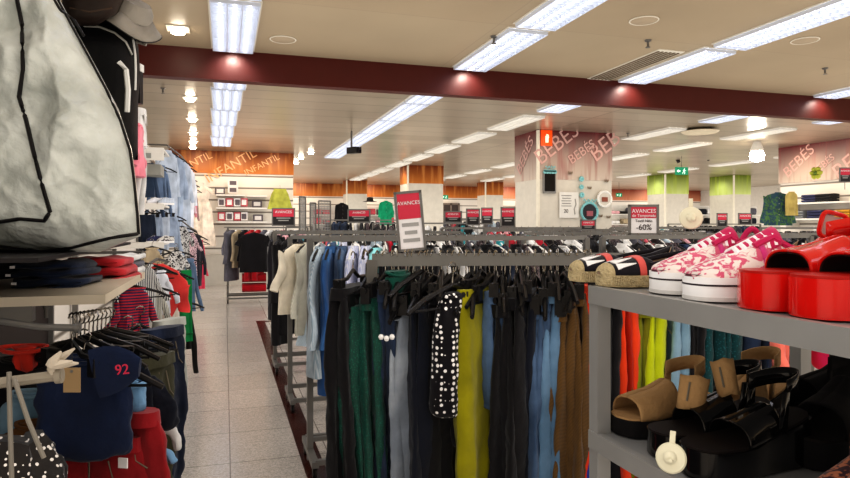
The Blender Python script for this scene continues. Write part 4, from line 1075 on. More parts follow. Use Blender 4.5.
def platform(loc, rz, label, mat=REDL, ins=REDI, L=.27, h=.055, heel=None, name='platform_sandal', band=(.14, .5), bt=.055, ank=True, solem=None, group=None, lining=None, wide=1.06):
    t = thing(name, label, 'shoe', loc, rz, group); heel = heel or h
    tz = lambda q: (0 if True else 0, h+(heel-h)*max(0, (q-.35)/.65)**1.2)
    sole(L, 0, h, wide, .003, tz).build('sole', solem or mat, t)
    tz2 = lambda q: (tz(q)[1]-.002, tz(q)[1]+.004)
    sole(L*.985, 0, h, wide*.96, .0, tz2).build('insole', ins, t)
    top = lerpf([(0, h+.03), (band[0], h+bt*.8), (band[1]*.7, h+bt), (band[1], h+bt*1.35), (1, h+.05)])
    o = upper(L, h, top, lambda q: 0, band[0], band[1], 1.05).build('vamp_strap', mat, t); solid(o, .004)
    if lining:
        o = upper(L, h, lambda q: top(q)-.004, lambda q: 0, band[0]+.004, band[1], .99).build('lining', lining, t); solid(o, .002)
    if ank:
        hz = tz(.85)[1]
        m = MB(); pts = []
        for i in range(15):
            a = -.2+PI*1.0*i/14+.1; pts.append((L*.68+L*.2*math.sin(a)*1.2, .036*math.cos(a), hz+.05+.012*math.sin(a)))
        rows = [[Vector(p), Vector(p)+Vector((0, 0, .03))] for p in pts]; m.rings(rows, cap=False, closed=False); solid(m.build('heel_strap', mat, t), .003)
        for s in (-1, 1):
            m = MB(); m.rings([[Vector((L*.62, s*.036, hz-.01)), Vector((L*.7, s*.036, hz-.01))], [Vector((L*.66, s*.037, hz+.06)), Vector((L*.72, s*.037, hz+.06))]], cap=False, closed=False)
            solid(m.build('side_strap', mat, t), .003)
    return t
# upper shelf, left to right along the aisle edge
espadrille(px_shoe(570, ST+.003, .765), -.2, 'black espadrille with white teeth, left one of the pair')
espadrille(px_shoe(598, ST+.003, .76), -.14, 'black espadrille with white teeth, right one of the pair beside the sneakers')
sneaker(px_shoe(653, ST+.003, .78), -.14, 'pink floral sneaker next to the espadrilles, left of the pair')
sneaker(px_shoe(687, ST+.003, .765), -.16, 'pink floral sneaker next to the red sandal, right of the pair')
platform(px_shoe(745, ST+.003, .765), -.12, 'red patent platform sandal beside the sneakers', lining=BLKI, band=(.27, .62), bt=.042)
platform(px_shoe(798, ST+.003, .765), -.14, 'red patent platform sandal nearest the camera at the right edge', lining=BLKI, band=(.27, .62), bt=.042)
# more shoes further in on the shelf
platform((.98, .92, ST+.003), .1, 'bright red flat sandal lying behind the sneakers', L=.25, h=.02, bt=.07)
def sec_tag(p, r, label, aim=(0, 0, 0)):
    t = thing('security_tag', label, 'security tag', p); n = (Vector((0, 0, CZ))-p).normalized(); t.rotation_euler = (n+Vector(aim)).to_track_quat('Z', 'Y').to_euler()
    MB().lathe([(0, -.004), (r*.9, -.004), (r, 0), (r*.92, .004), (r*.45, .008), (r*.4, .013), (r*.25, .016), (0, .017)], n=32).build('disc', CREAM, t)
    MB().lathe([(0, .015), (r*.16, .015), (r*.12, .021), (0, .022)], c=(r*.15, -r*.2, 0), n=16).build('knob', CREAM, t)
    MB().box((0, r*1.3, -.002), (r*.35, r*.9, .004)).build('strap', CREAM, t, False)
    return t
sec_tag(W(691, 218, 1.25), .022, 'cream round security tag standing above the sneakers', (.1, 0, .1))
# pink strap loops and red buckle tag over the rear of the shelf
m = MB(); a = W(765, 238, 1.35)
t = thing('shoe_strap', 'hot pink looped shoe strap behind the sneakers', 'strap', W(760, 246, 1.2))
MB().tube([W(742+22*f, 240-14*math.sin(f*PI)+6*f, 1.2)-t.location for f in [i/10 for i in range(11)]]+[W(764+30*f, 246+2*f, 1.22)-t.location for f in (.3, .6, 1)], .0055, 8).build('loop', PINKC, t)
bq = W(833, 226, 1.1)
t = thing('red_buckle', 'square red plastic buckle standing at the right over the red sandals', 'buckle', bq, -.3); t.rotation_euler = (0, .25, -.3)
m = MB(); pts = []
for i in range(24):
    a = 2*PI*i/24; c, s = math.cos(a), math.sin(a); pts.append((.022*math.copysign(abs(c)**.45, c), 0, .022*math.copysign(abs(s)**.45, s)))
m.tube(pts, .0042, 8, True); m.build('frame', REDL, t)
MB().box((0, .003, 0), (.034, .003, .034)).build('card', plain('buckle_card', 'a89088', .5), t, False)
# espadrille ankle straps / slingback backs standing up behind
t = thing('slingback_shoe', 'black slingback shoe with beige lining behind the espadrilles', 'shoe', (.93, 1.08, ST+.003), -.05)
L = .26; sole(L, 0, .018, .95, .002).build('sole', BLKI, t)
top = lerpf([(0, .03), (.3, .05), (.6, .075), (1, .105)])
solid(upper(L, .016, top, lerpf([(0, 0), (.25, .0), (.35, .9), (.9, 1.0), (1, .2)]), .02, .99).build('upper', ESB, t))
solid(upper(L*.98, .016, lambda q: top(q)-.002, lerpf([(0, 0), (.25, .0), (.35, .92), (.9, 1.02), (1, .25)]), .3, .98, .96).build('lining', INS, t), .002)
sole(L*.96, .014, .03, .9, 0, lambda q: (.014, .02+.03*q)).build('insole', INS, t)

# lower shelf
TAN = plain('tan_suede', '9c7a52', .9, bump=.3, bscale=120); BLP = plain('black_patent', '0c0b0c', .15, coat=.5); BLS = plain('black_suede', '0e0d0f', .85)
def lower(px, X=.77): return px_shoe(px, SL+.003, X)
platform(lower(617, .785), .12, 'tan suede wedge sandal at the left end of the lower shelf', TAN, TAN, .26, .035, .06, 'wedge_sandal', (.1, .52), .05, True, BLS)
platform(Vector((.98, 1.12, SL+.003)), .2, 'tan suede sandal with a high ankle cuff behind the first tan sandal', TAN, TAN, .25, .035, .08, 'wedge_sandal', (.3, .6), .06, True, BLS)
platform(lower(652, .775), -.05, 'black patent block sandal beside the tan sandal', BLP, BLKI, .26, .045, .09, 'block_sandal', (.3, .62), .05, True, BLP)
platform(lower(688, .77), .05, 'black patent platform sandal with a cream security tag', BLP, BLKI, .27, .05, .09, 'block_sandal', (.34, .66), .045, True, BLP)
platform((1.0, .9, SL+.003), .3, 'black suede heeled sandal in the middle of the lower shelf', BLS, BLKI, .27, .05, .11, 'block_sandal', (.2, .6), .07, True, BLS)
platform((1.05, .73, SL+.003), -.1, 'black suede heeled sandal right of the middle on the lower shelf', BLS, BLKI, .27, .05, .13, 'block_sandal', (.2, .6), .075, True, BLS)
platform((.93, .62, SL+.003), .1, 'black suede ankle strap sandal near the right edge of the lower shelf', BLS, BLKI, .27, .05, .12, 'block_sandal', (.2, .6), .075, True, BLS)
platform((1.08, 1.02, SL+.003), 0, 'black high sandal behind the tan sandals on the lower shelf', BLS, BLKI, .25, .05, .12, 'block_sandal', (.2, .7), .09, True, BLS)
platform((1.06, .55, SL+.003), .3, 'black buckled sandal deepest at the right on the lower shelf', BLS, BLKI, .26, .06, .13, 'block_sandal', (.2, .7), .09, True, BLS)
FLO2 = fab('3a2026', 'print', 'b06a4a', 60); SKI = plain('beige_insole', 'b8907a', .6)
platform((.77, .68, SL+.003), .2, 'floral strapped sandal with beige insole at the bottom right', FLO2, SKI, .25, .03, .04, 'flat_sandal', (.3, .55), .05, True, BLS)
platform((.88, .5, SL+.03), .4, 'floral strapped sandal with beige insole at the far right edge', FLO2, SKI, .25, .05, .07, 'flat_sandal', (.3, .55), .05, True, BLS)
sec_tag(W(671, 458, .98), .023, 'cream round security tag clipped on the black patent sandal', (-.3, 0, .1))
# tan cuffs standing up
for px, py, w, h, lab in ((693, 389, 26, 34, 'upright tan suede ankle cuff at left above the wedge sandals'), (724, 373, 20, 36, 'upright tan suede ankle cuff at right above the wedge sandals')):
    p = W(px, py, 1.25); t = thing('ankle_cuff', lab, 'shoe cuff', p, -.3); t.rotation_euler = (0, .15 if px < 700 else -.2, -.5); hw = w/2*1.25/FP; hh = h/2*1.25/FP
    m = MB(); m.rings([[Vector((hw*(.95+.1*f)*math.cos(a), -.022*math.sin(a), hh*(2*f-1)*(1-.25*abs(math.cos(a))*(2*f-1)))) for a in [PI*j/14 for j in range(15)]] for f in (0, .25, .5, .75, 1)], cap=False, closed=False)
    solid(m.build('leather_band', TAN, t), .003); MB().tube([(-hw*.5, -.022, -hh*.6), (-hw*.5, -.022, hh*.5)], .002, 5).build('stitching', STITCH, t)

# ------------------------------------------------------------------ left foreground fixture
GX = -1.0
t = thing('gondola_shelving', 'dark grey gondola with two pale shelves filling the left foreground', 'shelving', (GX, 1.0, 0))
MB().bb((-.04, -.2, 0), (0, 3.4, 2.6)).build('back_panel', plain('gondola_back', '2a2422', .7), t, False)
LAM = plain('pale_wood_laminate', 'bcae98', .45, var=.15, vscale=5)
MB().bb((0, .98, 1.232), (.68, 1.9, 1.258)).build('shelf', LAM, t, False)
MB().bb((0, .55, 1.372), (.62, 1.95, 1.382)).build('shelf', plain('dark_shelf', '1d1a1b', .6), t, False)
MB().bb((0, .98, 1.19), (.5, 1.01, 1.232)).build('bracket', STEEL, t, False)
for y in (-.15, 2.05, 3.3): MB().box((.01, y, 1.3), (.03, .03, 2.6)).build('upright', STEEL, t, False)

# big zipped garment bag: cushion built between two lofted skins
BAGM, nt, b = _new('crumpled_clear_vinyl_bag'); L_ = nt.links.new
tc = N(nt, 'ShaderNodeTexCoord'); n1 = N(nt, 'ShaderNodeTexNoise', Scale=7.0, Detail=10.0, Distortion=.15); L_(tc.outputs['Object'], n1.inputs['Vector'])
rmp = N(nt, 'ShaderNodeMapRange'); rmp.inputs['From Min'].default_value = .3; rmp.inputs['From Max'].default_value = .7; L_(n1.outputs['Fac'], rmp.inputs['Value'])
mx = N(nt, 'ShaderNodeMix', data_type='RGBA'); mx.inputs['A'].default_value = srgb('93958a'); mx.inputs['B'].default_value = srgb('cfcfc4')
rmp.inputs['To Min'].default_value = .2; L_(rmp.outputs['Result'], mx.inputs['Factor']); L_(mx.outputs['Result'], b.inputs['Base Color'])
b.inputs['Roughness'].default_value = .42; b.inputs['Coat Weight'].default_value = .7; b.inputs['Coat Roughness'].default_value = .12
n2 = N(nt, 'ShaderNodeTexNoise', Scale=11.0, Detail=8.0, Distortion=.25); L_(tc.outputs['Object'], n2.inputs['Vector'])
bp = N(nt, 'ShaderNodeBump', Strength=.8, Distance=.03); L_(n2.outputs['Fac'], bp.inputs['Height']); L_(bp.outputs['Normal'], b.inputs['Normal']); L_(bp.outputs['Normal'], b.inputs['Coat Normal'])
def cushion(xl, xr, y0, y1, d0, bulge, dback, noise_amp, nf, nu=40, nv=40, pw=.45):
    def F(px, py, extra=0):
        a, c = xl(py), xr(py); s = min(1, max(0, (px-a)/(c-a))); t_ = min(1, max(0, (py-y0)/(y1-y0)))
        bl = (max(0, 1-(2*s-1)**4)*max(0, 1-(2*t_-1)**6))**pw
        q = W(px, py, 1); nz = noise.fractal(Vector((q.x*nf, q.y*nf, q.z*nf)), 1, 2, 4)*.7+.55-1.3*abs(noise.noise(Vector((q.x*nf*.9+4, q.y*nf, q.z*nf*.6-q.x*nf*.5))))-.5*abs(noise.noise(Vector((q.x*nf*2.2+q.z*nf, 3, q.z*nf*1.6))))
        return W(px, py, d0-bulge*bl-noise_amp*nz*bl-extra)
    front = [[F(xl(y0+(y1-y0)*j/nv)+(xr(y0+(y1-y0)*j/nv)-xl(y0+(y1-y0)*j/nv))*i/nu, y0+(y1-y0)*j/nv) for i in range(nu+1)] for j in range(nv+1)]
    m = MB(); m.rings(front, cap=False, closed=False)
    back = []
    for j in range(nv+1):
        py = y0+(y1-y0)*j/nv; r = []
        for i in range(nu+1):
            s = i/nu; t_ = j/nv; bl = (max(0, 1-(2*s-1)**4)*max(0, 1-(2*t_-1)**6))**.5
            r.append(W(xl(py)+(xr(py)-xl(py))*s, py, d0+(dback-d0)*bl))
        back.append(r)
    m.rings([r[::-1] for r in back], cap=False, closed=False)
    return m, F
bagR = lerpf([(-90, 30), (-40, 45), (0, 62), (30, 76), (70, 97), (110, 118), (150, 131), (180, 135), (215, 138), (240, 141)])
bagR = lerpf([(-90, 30), (-40, 45), (0, 60), (30, 76), (70, 98), (110, 119), (150, 132), (180, 136), (220, 140), (236, 141), (252, 100)])
m, BF = cushion(lambda y: -110, bagR, -90, 252, 1.72, .18, 1.98, .045, 9.0, 130, 130)
bag = thing('garment_bag', 'large crumpled clear vinyl storage bag with black piping on the upper left shelf', 'storage bag')
m.build('vinyl_shell', BAGM, bag, auto=False)
def pipe(pts, r=.0045, n=40, name='piping', ex=.004):
    f = [(i/(len(pts)-1)) for i in range(len(pts))]; fx = lerpf([(a, p[0]) for a, p in zip(f, pts)]); fy = lerpf([(a, p[1]) for a, p in zip(f, pts)])
    MB().tube([BF(fx(i/n), fy(i/n), ex) for i in range(n+1)], r, 6).build(name, plain('black_piping', '141214', .5), bag)
pipe([(bagR(y)-2.5, y) for y in (-60, -40, 0, 30, 60, 90, 120, 150, 180, 215, 234)])
pipe([(10, -40), (17, 0), (22, 25), (23, 70), (19, 97), (26, 120), (33, 150), (42, 185), (50, 212), (44, 221), (20, 219), (0, 222), (-30, 226)], .005, 60)
pipe([(-60, 246), (0, 246), (40, 251), (70, 248), (110, 238), (137, 234)], .005)
pipe([(48, -10), (60, 10), (74, 20), (84, 36)], .004)

# backpack, bag and cap on top behind the vinyl bag
bk = lerpf([(-40, 100), (0, 122), (25, 134), (50, 139), (80, 140), (105, 138)])
m, KF = cushion(lambda y: 60, bk, 18, 160, 2.35, .14, 2.55, .02, 6, 24, 24)
t = thing('backpack', 'black backpack with pale zip piping behind the vinyl bag', 'backpack'); m.build('body', plain('black_nylon', '131215', .55, bump=.3), t, auto=False)
MB().tube([KF(bk(y)-4, y, .006) if y > 22 else KF(85+(y-10)*3, y, .006) for y in (24, 30, 40, 55, 70, 90)], .004, 6).build('piping', WHTP, t)
MB().tube([KF(x, y, .008) for x, y in ((84, 26), (100, 27), (115, 33), (126, 42), (132, 55))], .004, 6).build('zip', plain('zip_grey', 'b8b4aa', .5), t)
MB().tube([KF(x, y, .02) for x, y in ((119, 62), (126, 70), (128, 90), (127, 112))], .009, 6).build('strap', WHTP, t)
m, HF = cushion(lambda y: 62, lerpf([(-40, 122), (0, 124), (14, 118), (26, 96)]), -50, 26, 2.2, .12, 2.45, .02, 6, 20, 20)
t = thing('handbag', 'dark brown handbag standing on top of the black backpack', 'handbag'); m.build('body', plain('brown_leather', '2c211c', .5, bump=.2), t, auto=False)
MB().tube([HF(x, y, .005) for x, y in ((70, 8), (90, 12), (112, 8))], .003, 6).build('seam', plain('seam_brown', '4a382c', .6), t)
t = thing('sun_hat', 'beige grey bucket hat with black stripes hanging over the backpack', 'hat', W(133, 17, 2.25), -.3)
t.rotation_euler = (.35, .55, -.3)
HATM = fab('8c8478')
MB().lathe([(0, .06), (.045, .055), (.06, .03), (.065, 0), (.063, -.002), (0, .0)], n=28).build('crown', HATM, t)
m = MB(); m.rings([[Vector((r*math.cos(a), r*math.sin(a), z+.008*math.sin(3*a))) for a in [2*PI*j/32 for j in range(32)]] for r, z in ((.062, .004), (.085, -.018), (.108, -.034))], cap=False); solid(m.build('brim', HATM, t), .003)
m = MB()
m.tube([((.108)*math.cos(2*PI*j/32), .108*math.sin(2*PI*j/32), -.034+.008*math.sin(6*PI*j/32)) for j in range(32)], .0025, 5, True); m.build('brim_edge', BLKP, t)
t = thing('striped_tag', 'pale tab with three black stripes below the bucket hat', 'tag', W(143, 32, 2.3), -.3); t.rotation_euler = (0, .3, -.3)
MB().box((0, 0, 0), (.05, .008, .09)).build('tab', HATM, t, False)
m = MB()
for k in (-1, 0, 1): m.box((k*.014, -.006, 0), (.006, .003, .08))
m.build('stripe', BLKP, t, False)
p = W(139, 88, 2.6); t = thing('black_box', 'narrow black security box hanging beside the backpack', 'box', p, -.3)
MB().box((0, 0, 0), (.02, .03, .13)).build('case', BLKP, t, False); MB().box((0, -.002, .08), (.028, .034, .03)).build('cap', WHTP, t, False)
wear('tee', fab('e0808c'), 'small pink garment hanging behind the right edge of the vinyl bag', W(137, 110, 3.4), PI/2, .28, .5, seed=1)
wear('shirt', WHT, 'small white garment hanging behind the vinyl bag above the pink one', W(139, 98, 3.6), PI/2, .2, .4, seed=2, detail=False)

# folded stacks on the pale shelf
def folded(px0, px1, py, d, h, mat, label, nm='folded_jeans', cat='folded clothes', group=None, dep=.26, tagc=None, seed=0):
    c = W((px0+px1)/2, py, d); w = (px1-px0)*d/FP; t = thing(nm, label, cat, c, -.12+.06*math.sin(seed*2.1), group)
    R = random.Random(seed); m = MB(); rs = []
    K = 12
    for i in range(K+1):
        x = -w/2+w*i/K; e = 1-abs(2*i/K-1)**8*.35; ph = R.random()
        rs.append([Vector((x, dep/2*e*math.copysign(abs(math.cos(a))**.35, math.cos(a)), h/2+(h/2)*e*math.copysign(abs(math.sin(a))**.6, math.sin(a))+.004*math.sin(i*.9+seed*2)+.003*math.sin(a*3+seed))) for a in [2*PI*j/20 for j in range(20)]])
    m.rings(rs); m.build('cloth', mat, t, auto=False)
    m = MB()
    m.tube([(-w/2+.01, -dep/2-.001, h*.5), (0, -dep/2-.003, h*.45), (w/2-.01, -dep/2-.001, h*.52)], .0022, 5); m.build('fold_edge', plain('fold_dark', '0a0c12', .8) if mat in (DND,) else mat, t)
    if tagc: MB().box((-w/2+.02, -dep/2-.004, h*.5), (.014, .003, .008)).build('tag', SIGNW, t, False)
    return t
DNJ = fab('0f1626', 'denim', '22304c')
for k in range(4):
    folded(25+k % 2*2, 96-k*3, 291.0-k*7.6, 2.1-.0, .0245, DNJ, 'dark navy folded jeans, %s from the bottom of the stack on the pale shelf' % ordn(k), tagc=True, seed=k)
RF = fab('a8242a')
for k in range(3):
    folded(76+k*1.5+(0 if k < 2 else -2), 133-k*3, 283.5-k*9.0, 2.45, .034, RF, 'red folded sweater, %s from the bottom of the red stack' % ordn(k), 'folded_sweater', seed=k+5, dep=.28)
for k in range(3):
    folded(113, 141, 272-k*6, 2.85, .025, WHT if k != 1 else GRY, 'small pale folded garment, %s from the bottom beside the red stack' % ordn(k), 'folded_shirt', seed=k+9, dep=.2)
for k in range(2): folded(-30, 26, 278-k*13, 2.1, .045, BLK, 'black folded garment at the far left under the vinyl bag, %s from the bottom' % ordn(k), 'folded_sweater', seed=k+12)

# arms, rails, hangers under the shelf
def arm(pts, r, label, mat=STEEL, knob=False):
    t = thing('faceout_rail', label, 'rail', pts[0]); MB().tube([Vector(p)-Vector(pts[0]) for p in pts], r, 8).build('bar', mat, t)
    d0 = (Vector(pts[0])-Vector(pts[-1])).normalized()
    MB().lathe([(0, 0), (r*1.5, 0), (r*1.5, .01), (0, .01)], n=14, M=d0.to_track_quat('Z', 'Y').to_matrix(), c=Vector(pts[-1])-Vector(pts[0])).build('end_cap', mat, t)
    return t
BRZ = plain('bronze_steel', '6f655b', .3, .8)
arm([W(-60, 317, 1.5), W(0, 321, 1.5), (W(40, 327, 1.52)), W(80, 328, 1.55)], .0085, 'bronze steel display arm under the pale shelf')
arm([W(-40, 384, 1.15), W(0, 383, 1.15), W(62, 375, 1.18)], .010, 'pale cream display arm low at the left edge', plain('cream_bar', '8c8272', .5))
arm([W(46, 318, 1.9), W(46, 305, 1.9)], .006, 'thin upright rod under the pale shelf')
t = thing('wire_frame', 'white plastic coated wire prop hanging from the cream arm', 'wire prop', W(9, 378, 1.12))
o0 = t.location.copy()
MB().tube([W(9, 372, 1.12)-o0, W(10, 420, 1.12)-o0, W(12, 490, 1.12)-o0], .0042, 8).build('wire', plain('wire_white', '7d766b', .5), t)
MB().tube([W(14, 378, 1.12)-o0, W(28, 420, 1.12)-o0, W(44, 458, 1.12)-o0], .0042, 8).build('wire', plain('wire_white', '7d766b', .5), t)
t = thing('plastic_wrap', 'crumpled cream plastic wrap tied on the end of the cream arm', 'wrapping', W(58, 370, 1.17))
m = MB()
for i in range(7):
    a = i*.9; m.tube([(.018*math.cos(a)*f-.012+.02*f, .012*math.sin(a), .022*math.sin(a*1.7)*f+.01) for f in (0, .4, .8, 1.2)], [.007, .009, .006, .002], 6)
m.build('crumpled_film', plain('film_cream', 'b8ab98', .4), t)
t = thing('price_tag', 'brown kraft card price tag hanging over the navy t-shirt', 'price tag', W(72, 380, 1.3), -.3)
MB().box((0, 0, 0), (.034, .0025, .05)).build('card', plain('kraft_card', '8c7352', .8), t, False); MB().tube([(0, 0, .022), (.0, .0, .075)], .001, 4).build('string', DARKG, t)
MB().lathe([(0, 0), (.003, 0), (.003, .001), (0, .001)], n=10, M=Matrix.Rotation(PI/2, 3, 'X'), c=(0, -.0015, .018)).build('eyelet', STEEL, t)

# navy t-shirt "92", cut as a hanging body facing the camera
def face_garment(kind, px, py, d, L, w, mat, label, yaw=-.3, seed=1, **k):
    t = wear(kind, mat, label, W(px, py, d), yaw, L, w, seed=seed, **k); crumple(t, .035, .6); return t
NVT = fab('141f38')
nt_ = face_garment('top', 82, 326, 1.62, .265, .60, NVT, 'navy child t-shirt with red number 92 on its sleeve, left foreground', -.3, 2)
sl = MB(); o0 = nt_.location.copy(); Mi = Matrix.Rotation(.3, 3, 'Z')
pts = [((88, 350), (100, 398)), ((104, 346), (109, 396)), ((118, 346), (121, 391)), ((131, 351), (131, 384)), ((141, 358), (139, 377))]
rows = []
for (a, c_) in pts:
    A0, B0 = Mi @ (W(a[0], a[1], 1.54)-o0), Mi @ (W(c_[0], c_[1], 1.55)-o0); mid = (A0+B0)/2
    rows.append([mid+(A0-mid)*math.cos(q)+Vector((0, .007, 0))*math.sin(q) for q in [2*PI*j/16 for j in range(16)]])
sl.rings(rows); sl.build('printed_sleeve', NVT, nt_)
pc = W(122, 370, 1.505)
lettering('92', .034, plain('number_red', 'c23048', .6), nt_, Matrix.Translation(Mi @ (pc-o0)) @ Matrix.Rotation(-.1, 4, 'Y') @ FACE, 'number')
hanger(W(84, 332, 1.62)+Vector((0, 0, .0)), -.3, 'black hanger inside the navy number 92 t-shirt', 'hanger of the navy t-shirt', 'shirt')
face_garment('tee', 124, 352, 1.74, .1, .3, fab('6c8fac'), 'light blue t-shirt peeping out under the navy sleeve', -.2, 3)
face_garment('tee', 134, 356, 1.95, .16, .3, WHT, 'white t-shirt behind the light blue sleeve', .2, 4, detail=False)
REDT = fab('84161c')
p_ = face_garment('trousers', 118, 368, 1.75, .62, .72, REDT, 'red child trousers with a white label at the left foreground', -.5, 2, fold=False)
q = Matrix.Rotation(.5, 3, 'Z') @ (W(123, 463, 1.66)-p_.location); MB().box(q, (.026, .004, .026)).build('label_patch', SIGNW, p_, False)
face_garment('trousers', 88, 395, 1.72, .6, .85, REDT, 'red child trousers below the navy t-shirt', -.3, 3, fold=False)
OLV = fab('3a3826')
face_garment('trousers', 152, 322, 2.15, .75, .75, OLV, 'olive green cargo trousers beside the red trousers', .9, 4)
DJ = fab('141c2e', 'denim', '24304a')
face_garment('jeans', 163, 298, 2.45, .95, .72, DJ, 'dark blue child jeans at the edge of the left aisle', .75, 1)
face_garment('jeans', 170, 295, 3.0, .36, .75, fab('a5a49a'), 'pale grey child jeans just behind the dark blue jeans', .9, 5)
face_garment('trousers', 132, 318, 2.3, .5, .7, NAVY, 'navy child trousers behind the number 92 sleeve', .3, 6)
face_garment('tee', 110, 330, 1.9, .3, .6, NAVY, 'dark navy t-shirt behind the number 92 shirt', .1, 1)
face_garment('tee', 33, 365, 1.9, .25, .5, LBLUE, 'pale blue garment behind the white wire at the left edge', -.2, 2)
face_garment('tee', 38, 395, 1.85, .3, .6, fab('5a3a1c'), 'brown garment behind the white wire at the left edge', -.2, 3)
face_garment('top', 24, 318, 1.75, .07, .13, fab('b02a1c'), 'small red orange top hanging under the shelf at far left', -.2, 2)
face_garment('tee', 20, 335, 2.2, .45, .8, BLK, 'black t-shirt deep in the shadow under the pale shelf', -.2, 2)
face_garment('tee', 60, 330, 2.3, .5, .9, NAVY, 'dark navy t-shirt deep in the shadow under the pale shelf', -.1, 4)
SEQ = fab('1a1716', 'sequin', 'd8d0c6', 75, .4)
t = thing('sequin_bag', 'heap of black garments with shiny silver sequins at the bottom left corner', 'garment', W(10, 470, 1.3))
m = MB(); rs = []
for i in range(13):
    f = i/12; rs.append([Vector((.11*math.cos(a)*math.sin(PI*(.15+.6*f))+.012*math.sin(5*a+f*9), .09*math.sin(a)*math.sin(PI*(.15+.6*f)), .06-.3*f+.012*math.sin(3*a+f*5))) for a in [2*PI*j/28 for j in range(28)]])
m.rings(rs); m.build('sequinned_cloth', SEQ, t)
wear('top', SEQ, 'black top with silver sequins behind the white wire', W(25, 412, 1.45), -.2, .25, .45, seed=3); 
# crowded hooks and hanger arms
for i in range(10):
    q = W(72+i*4.2, 322-i*.9, 1.62+.06*i); hanger(q+Vector((0, 0, .015)), -.9+.12*i, 'black hanger crowded at the end of the bronze arm', 'hangers on the bronze arm', 'shirt' if i % 2 else 'clip')
for i, (px, py, d) in enumerate(((128, 332, 2.2), (140, 322, 2.5), (136, 340, 2.3))):
    hanger(W(px, py-14, d), .2, 'black hanger arm pointing at the aisle above the dark jeans, %s of three' % ordn(i), None, 'clip')

# ------------------------------------------------------------------ left wall merchandise further down the aisle
LB = fab('c2c8d0', 'vstripe', 'a9b3c2', 20); LB2 = fab('9aa6b8'); WH2 = fab('dcdce0'); SLATE = fab('3a4a62'); PK2 = fab('d88a94'); BW = fab('c8c4be', 'print', '2a2628', 30); RW = fab('c83a36'); GREENT = fab('0f7a40')
lgoods = [ # px, ytop, ybot, d, wpx, kind, mat, label, yaw
 (147, 163, 196, 7.0, 15, 'shirt', SLATE, 'slate blue denim shirt, left one above the sneaker shelf', .2),
 (159, 165, 196, 7.4, 13, 'shirt', fab('6a7c96'), 'grey blue shirt, right one above the sneaker shelf', .3),
 (167, 150, 222, 8.2, 20, 'shirt', LB, 'pale blue long shirt hanging highest beside the white shelves', .8),
 (174, 155, 228, 8.6, 20, 'shirt', LB2, 'mid blue long shirt, second in the high row of blue shirts', .7),
 (181, 160, 232, 9.0, 18, 'shirt', LB, 'pale blue long shirt, third in the high row of blue shirts', .7),
 (186, 166, 236, 9.6, 16, 'shirt', WH2, 'white long shirt after the row of blue shirts', .7),
 (186, 176, 208, 10.2, 10, 'shirt', fab('e2c6cc'), 'very pale pink shirt after the white long shirt', .6),
 (189, 182, 212, 10.8, 9, 'shirt', PK2, 'rose pink shirt in the high row, second last', .6),
 (192, 188, 214, 11.6, 7, 'shirt', fab('a88a84'), 'dusky rose shirt at the far end of the high row', .6),
 (147, 210, 238, 7.0, 13, 'trousers', fab('232c3e'), 'dark navy trousers between the two lower white shelves', .5),
 (156, 210, 240, 7.2, 11, 'trousers', LB2, 'pale denim trousers, left pair between the two lower shelves', .5),
 (163, 210, 244, 7.4, 11, 'trousers', LB, 'pale denim trousers, right pair between the two lower shelves', .5),
 (171, 214, 246, 7.6, 14, 'shirt', LB2, 'folded blue shirt sleeves below the high row', .6),
 (182, 226, 262, 7.8, 15, 'tee', BW, 'black and white patterned t-shirt, upper one beside the aisle', .6),
 (190, 232, 275, 8.4, 14, 'tee', fab('dcb8bc', 'print', '33282c', 40), 'pink white and black patterned t-shirt beside the aisle', .6),
 (196, 235, 285, 9.4, 12, 'shirt', fab('2a2830'), 'dark garment with pink neighbours at the far end of the aisle row', .6),
 (199, 240, 288, 10.4, 8, 'shirt', fab('d0405a'), 'crimson pink garment at the far end of the aisle row', .6),
 (176, 250, 300, 6.6, 18, 'tee', BW, 'black and white patterned t-shirt, lower one beside the aisle', .5),
 (188, 258, 310, 7.0, 14, 'shirt', fab('5c7088'), 'grey blue garment behind the green towel', .5),
 (152, 246, 290, 6.0, 16, 'tee', BEIGE, 'beige patterned t-shirt under the lowest white shelf', .4),
 (143, 262, 320, 4.0, 14, 'tee', fab('d8d4cc', 'vstripe', '202430', 28), 'black and white striped t-shirt under the pale shelf corner', .5),
 (134, 285, 330, 3.6, 16, 'tee', fab('b02a34', 'hstripe', '18284c', 20), 'red and navy striped t-shirt below the white folded garments', .4),
 (157, 268, 312, 4.4, 22, 'tee', WH2, 'white t-shirt bundled below the red t-shirt', .4),
 (168, 270, 345, 4.7, 20, 'tee', fab('ddd5c6'), 'cream child t-shirt with pink print hanging beside the green towel', .5),
 (150, 285, 335, 4.2, 14, 'tee', fab('c8c2b4', 'vstripe', '6a6a66', 30), 'grey striped child t-shirt left of the cream one', .5),
 (180, 300, 348, 5.0, 15, 'shirt', fab('14110f'), 'black garment hanging low behind the green towel', .5),
]
for i, (px, yt, yb, d, wpx, kind, mat, lab, yaw) in enumerate(lgoods):
    hm = (yb-yt)*d/FP; wm = wpx*d/FP
    base = .42 if kind in ('shirt', 'coat') else .45 if kind == 'tee' else .25
    ww = max(.4, min(1.2, wm/base*1.15)); p = W(px, yt, d); p.z += .06
    wear(kind, mat, lab, p, yaw, hm, ww, seed=i % 6, detail=i > 18)
    hanger(p, yaw, 'dark hanger holding the '+' '.join(lab.split()[:7]), None, 'shirt' if kind != 'trousers' else 'clip')
def side_rail(sel, lab):
    pts = [W(g[0], g[1], g[3])+Vector((0, 0, .062)) for g in sel]; t = thing('side_rail', lab, 'rail', pts[0])
    MB().tube([p-pts[0] for p in pts], .01, 6).build('bar', STEEL, t)
    for p in (pts[0], pts[-1]): MB().tube([p-pts[0], Vector((-1.2, p.y, p.z))-pts[0]], .01, 6).build('arm', STEEL, t)
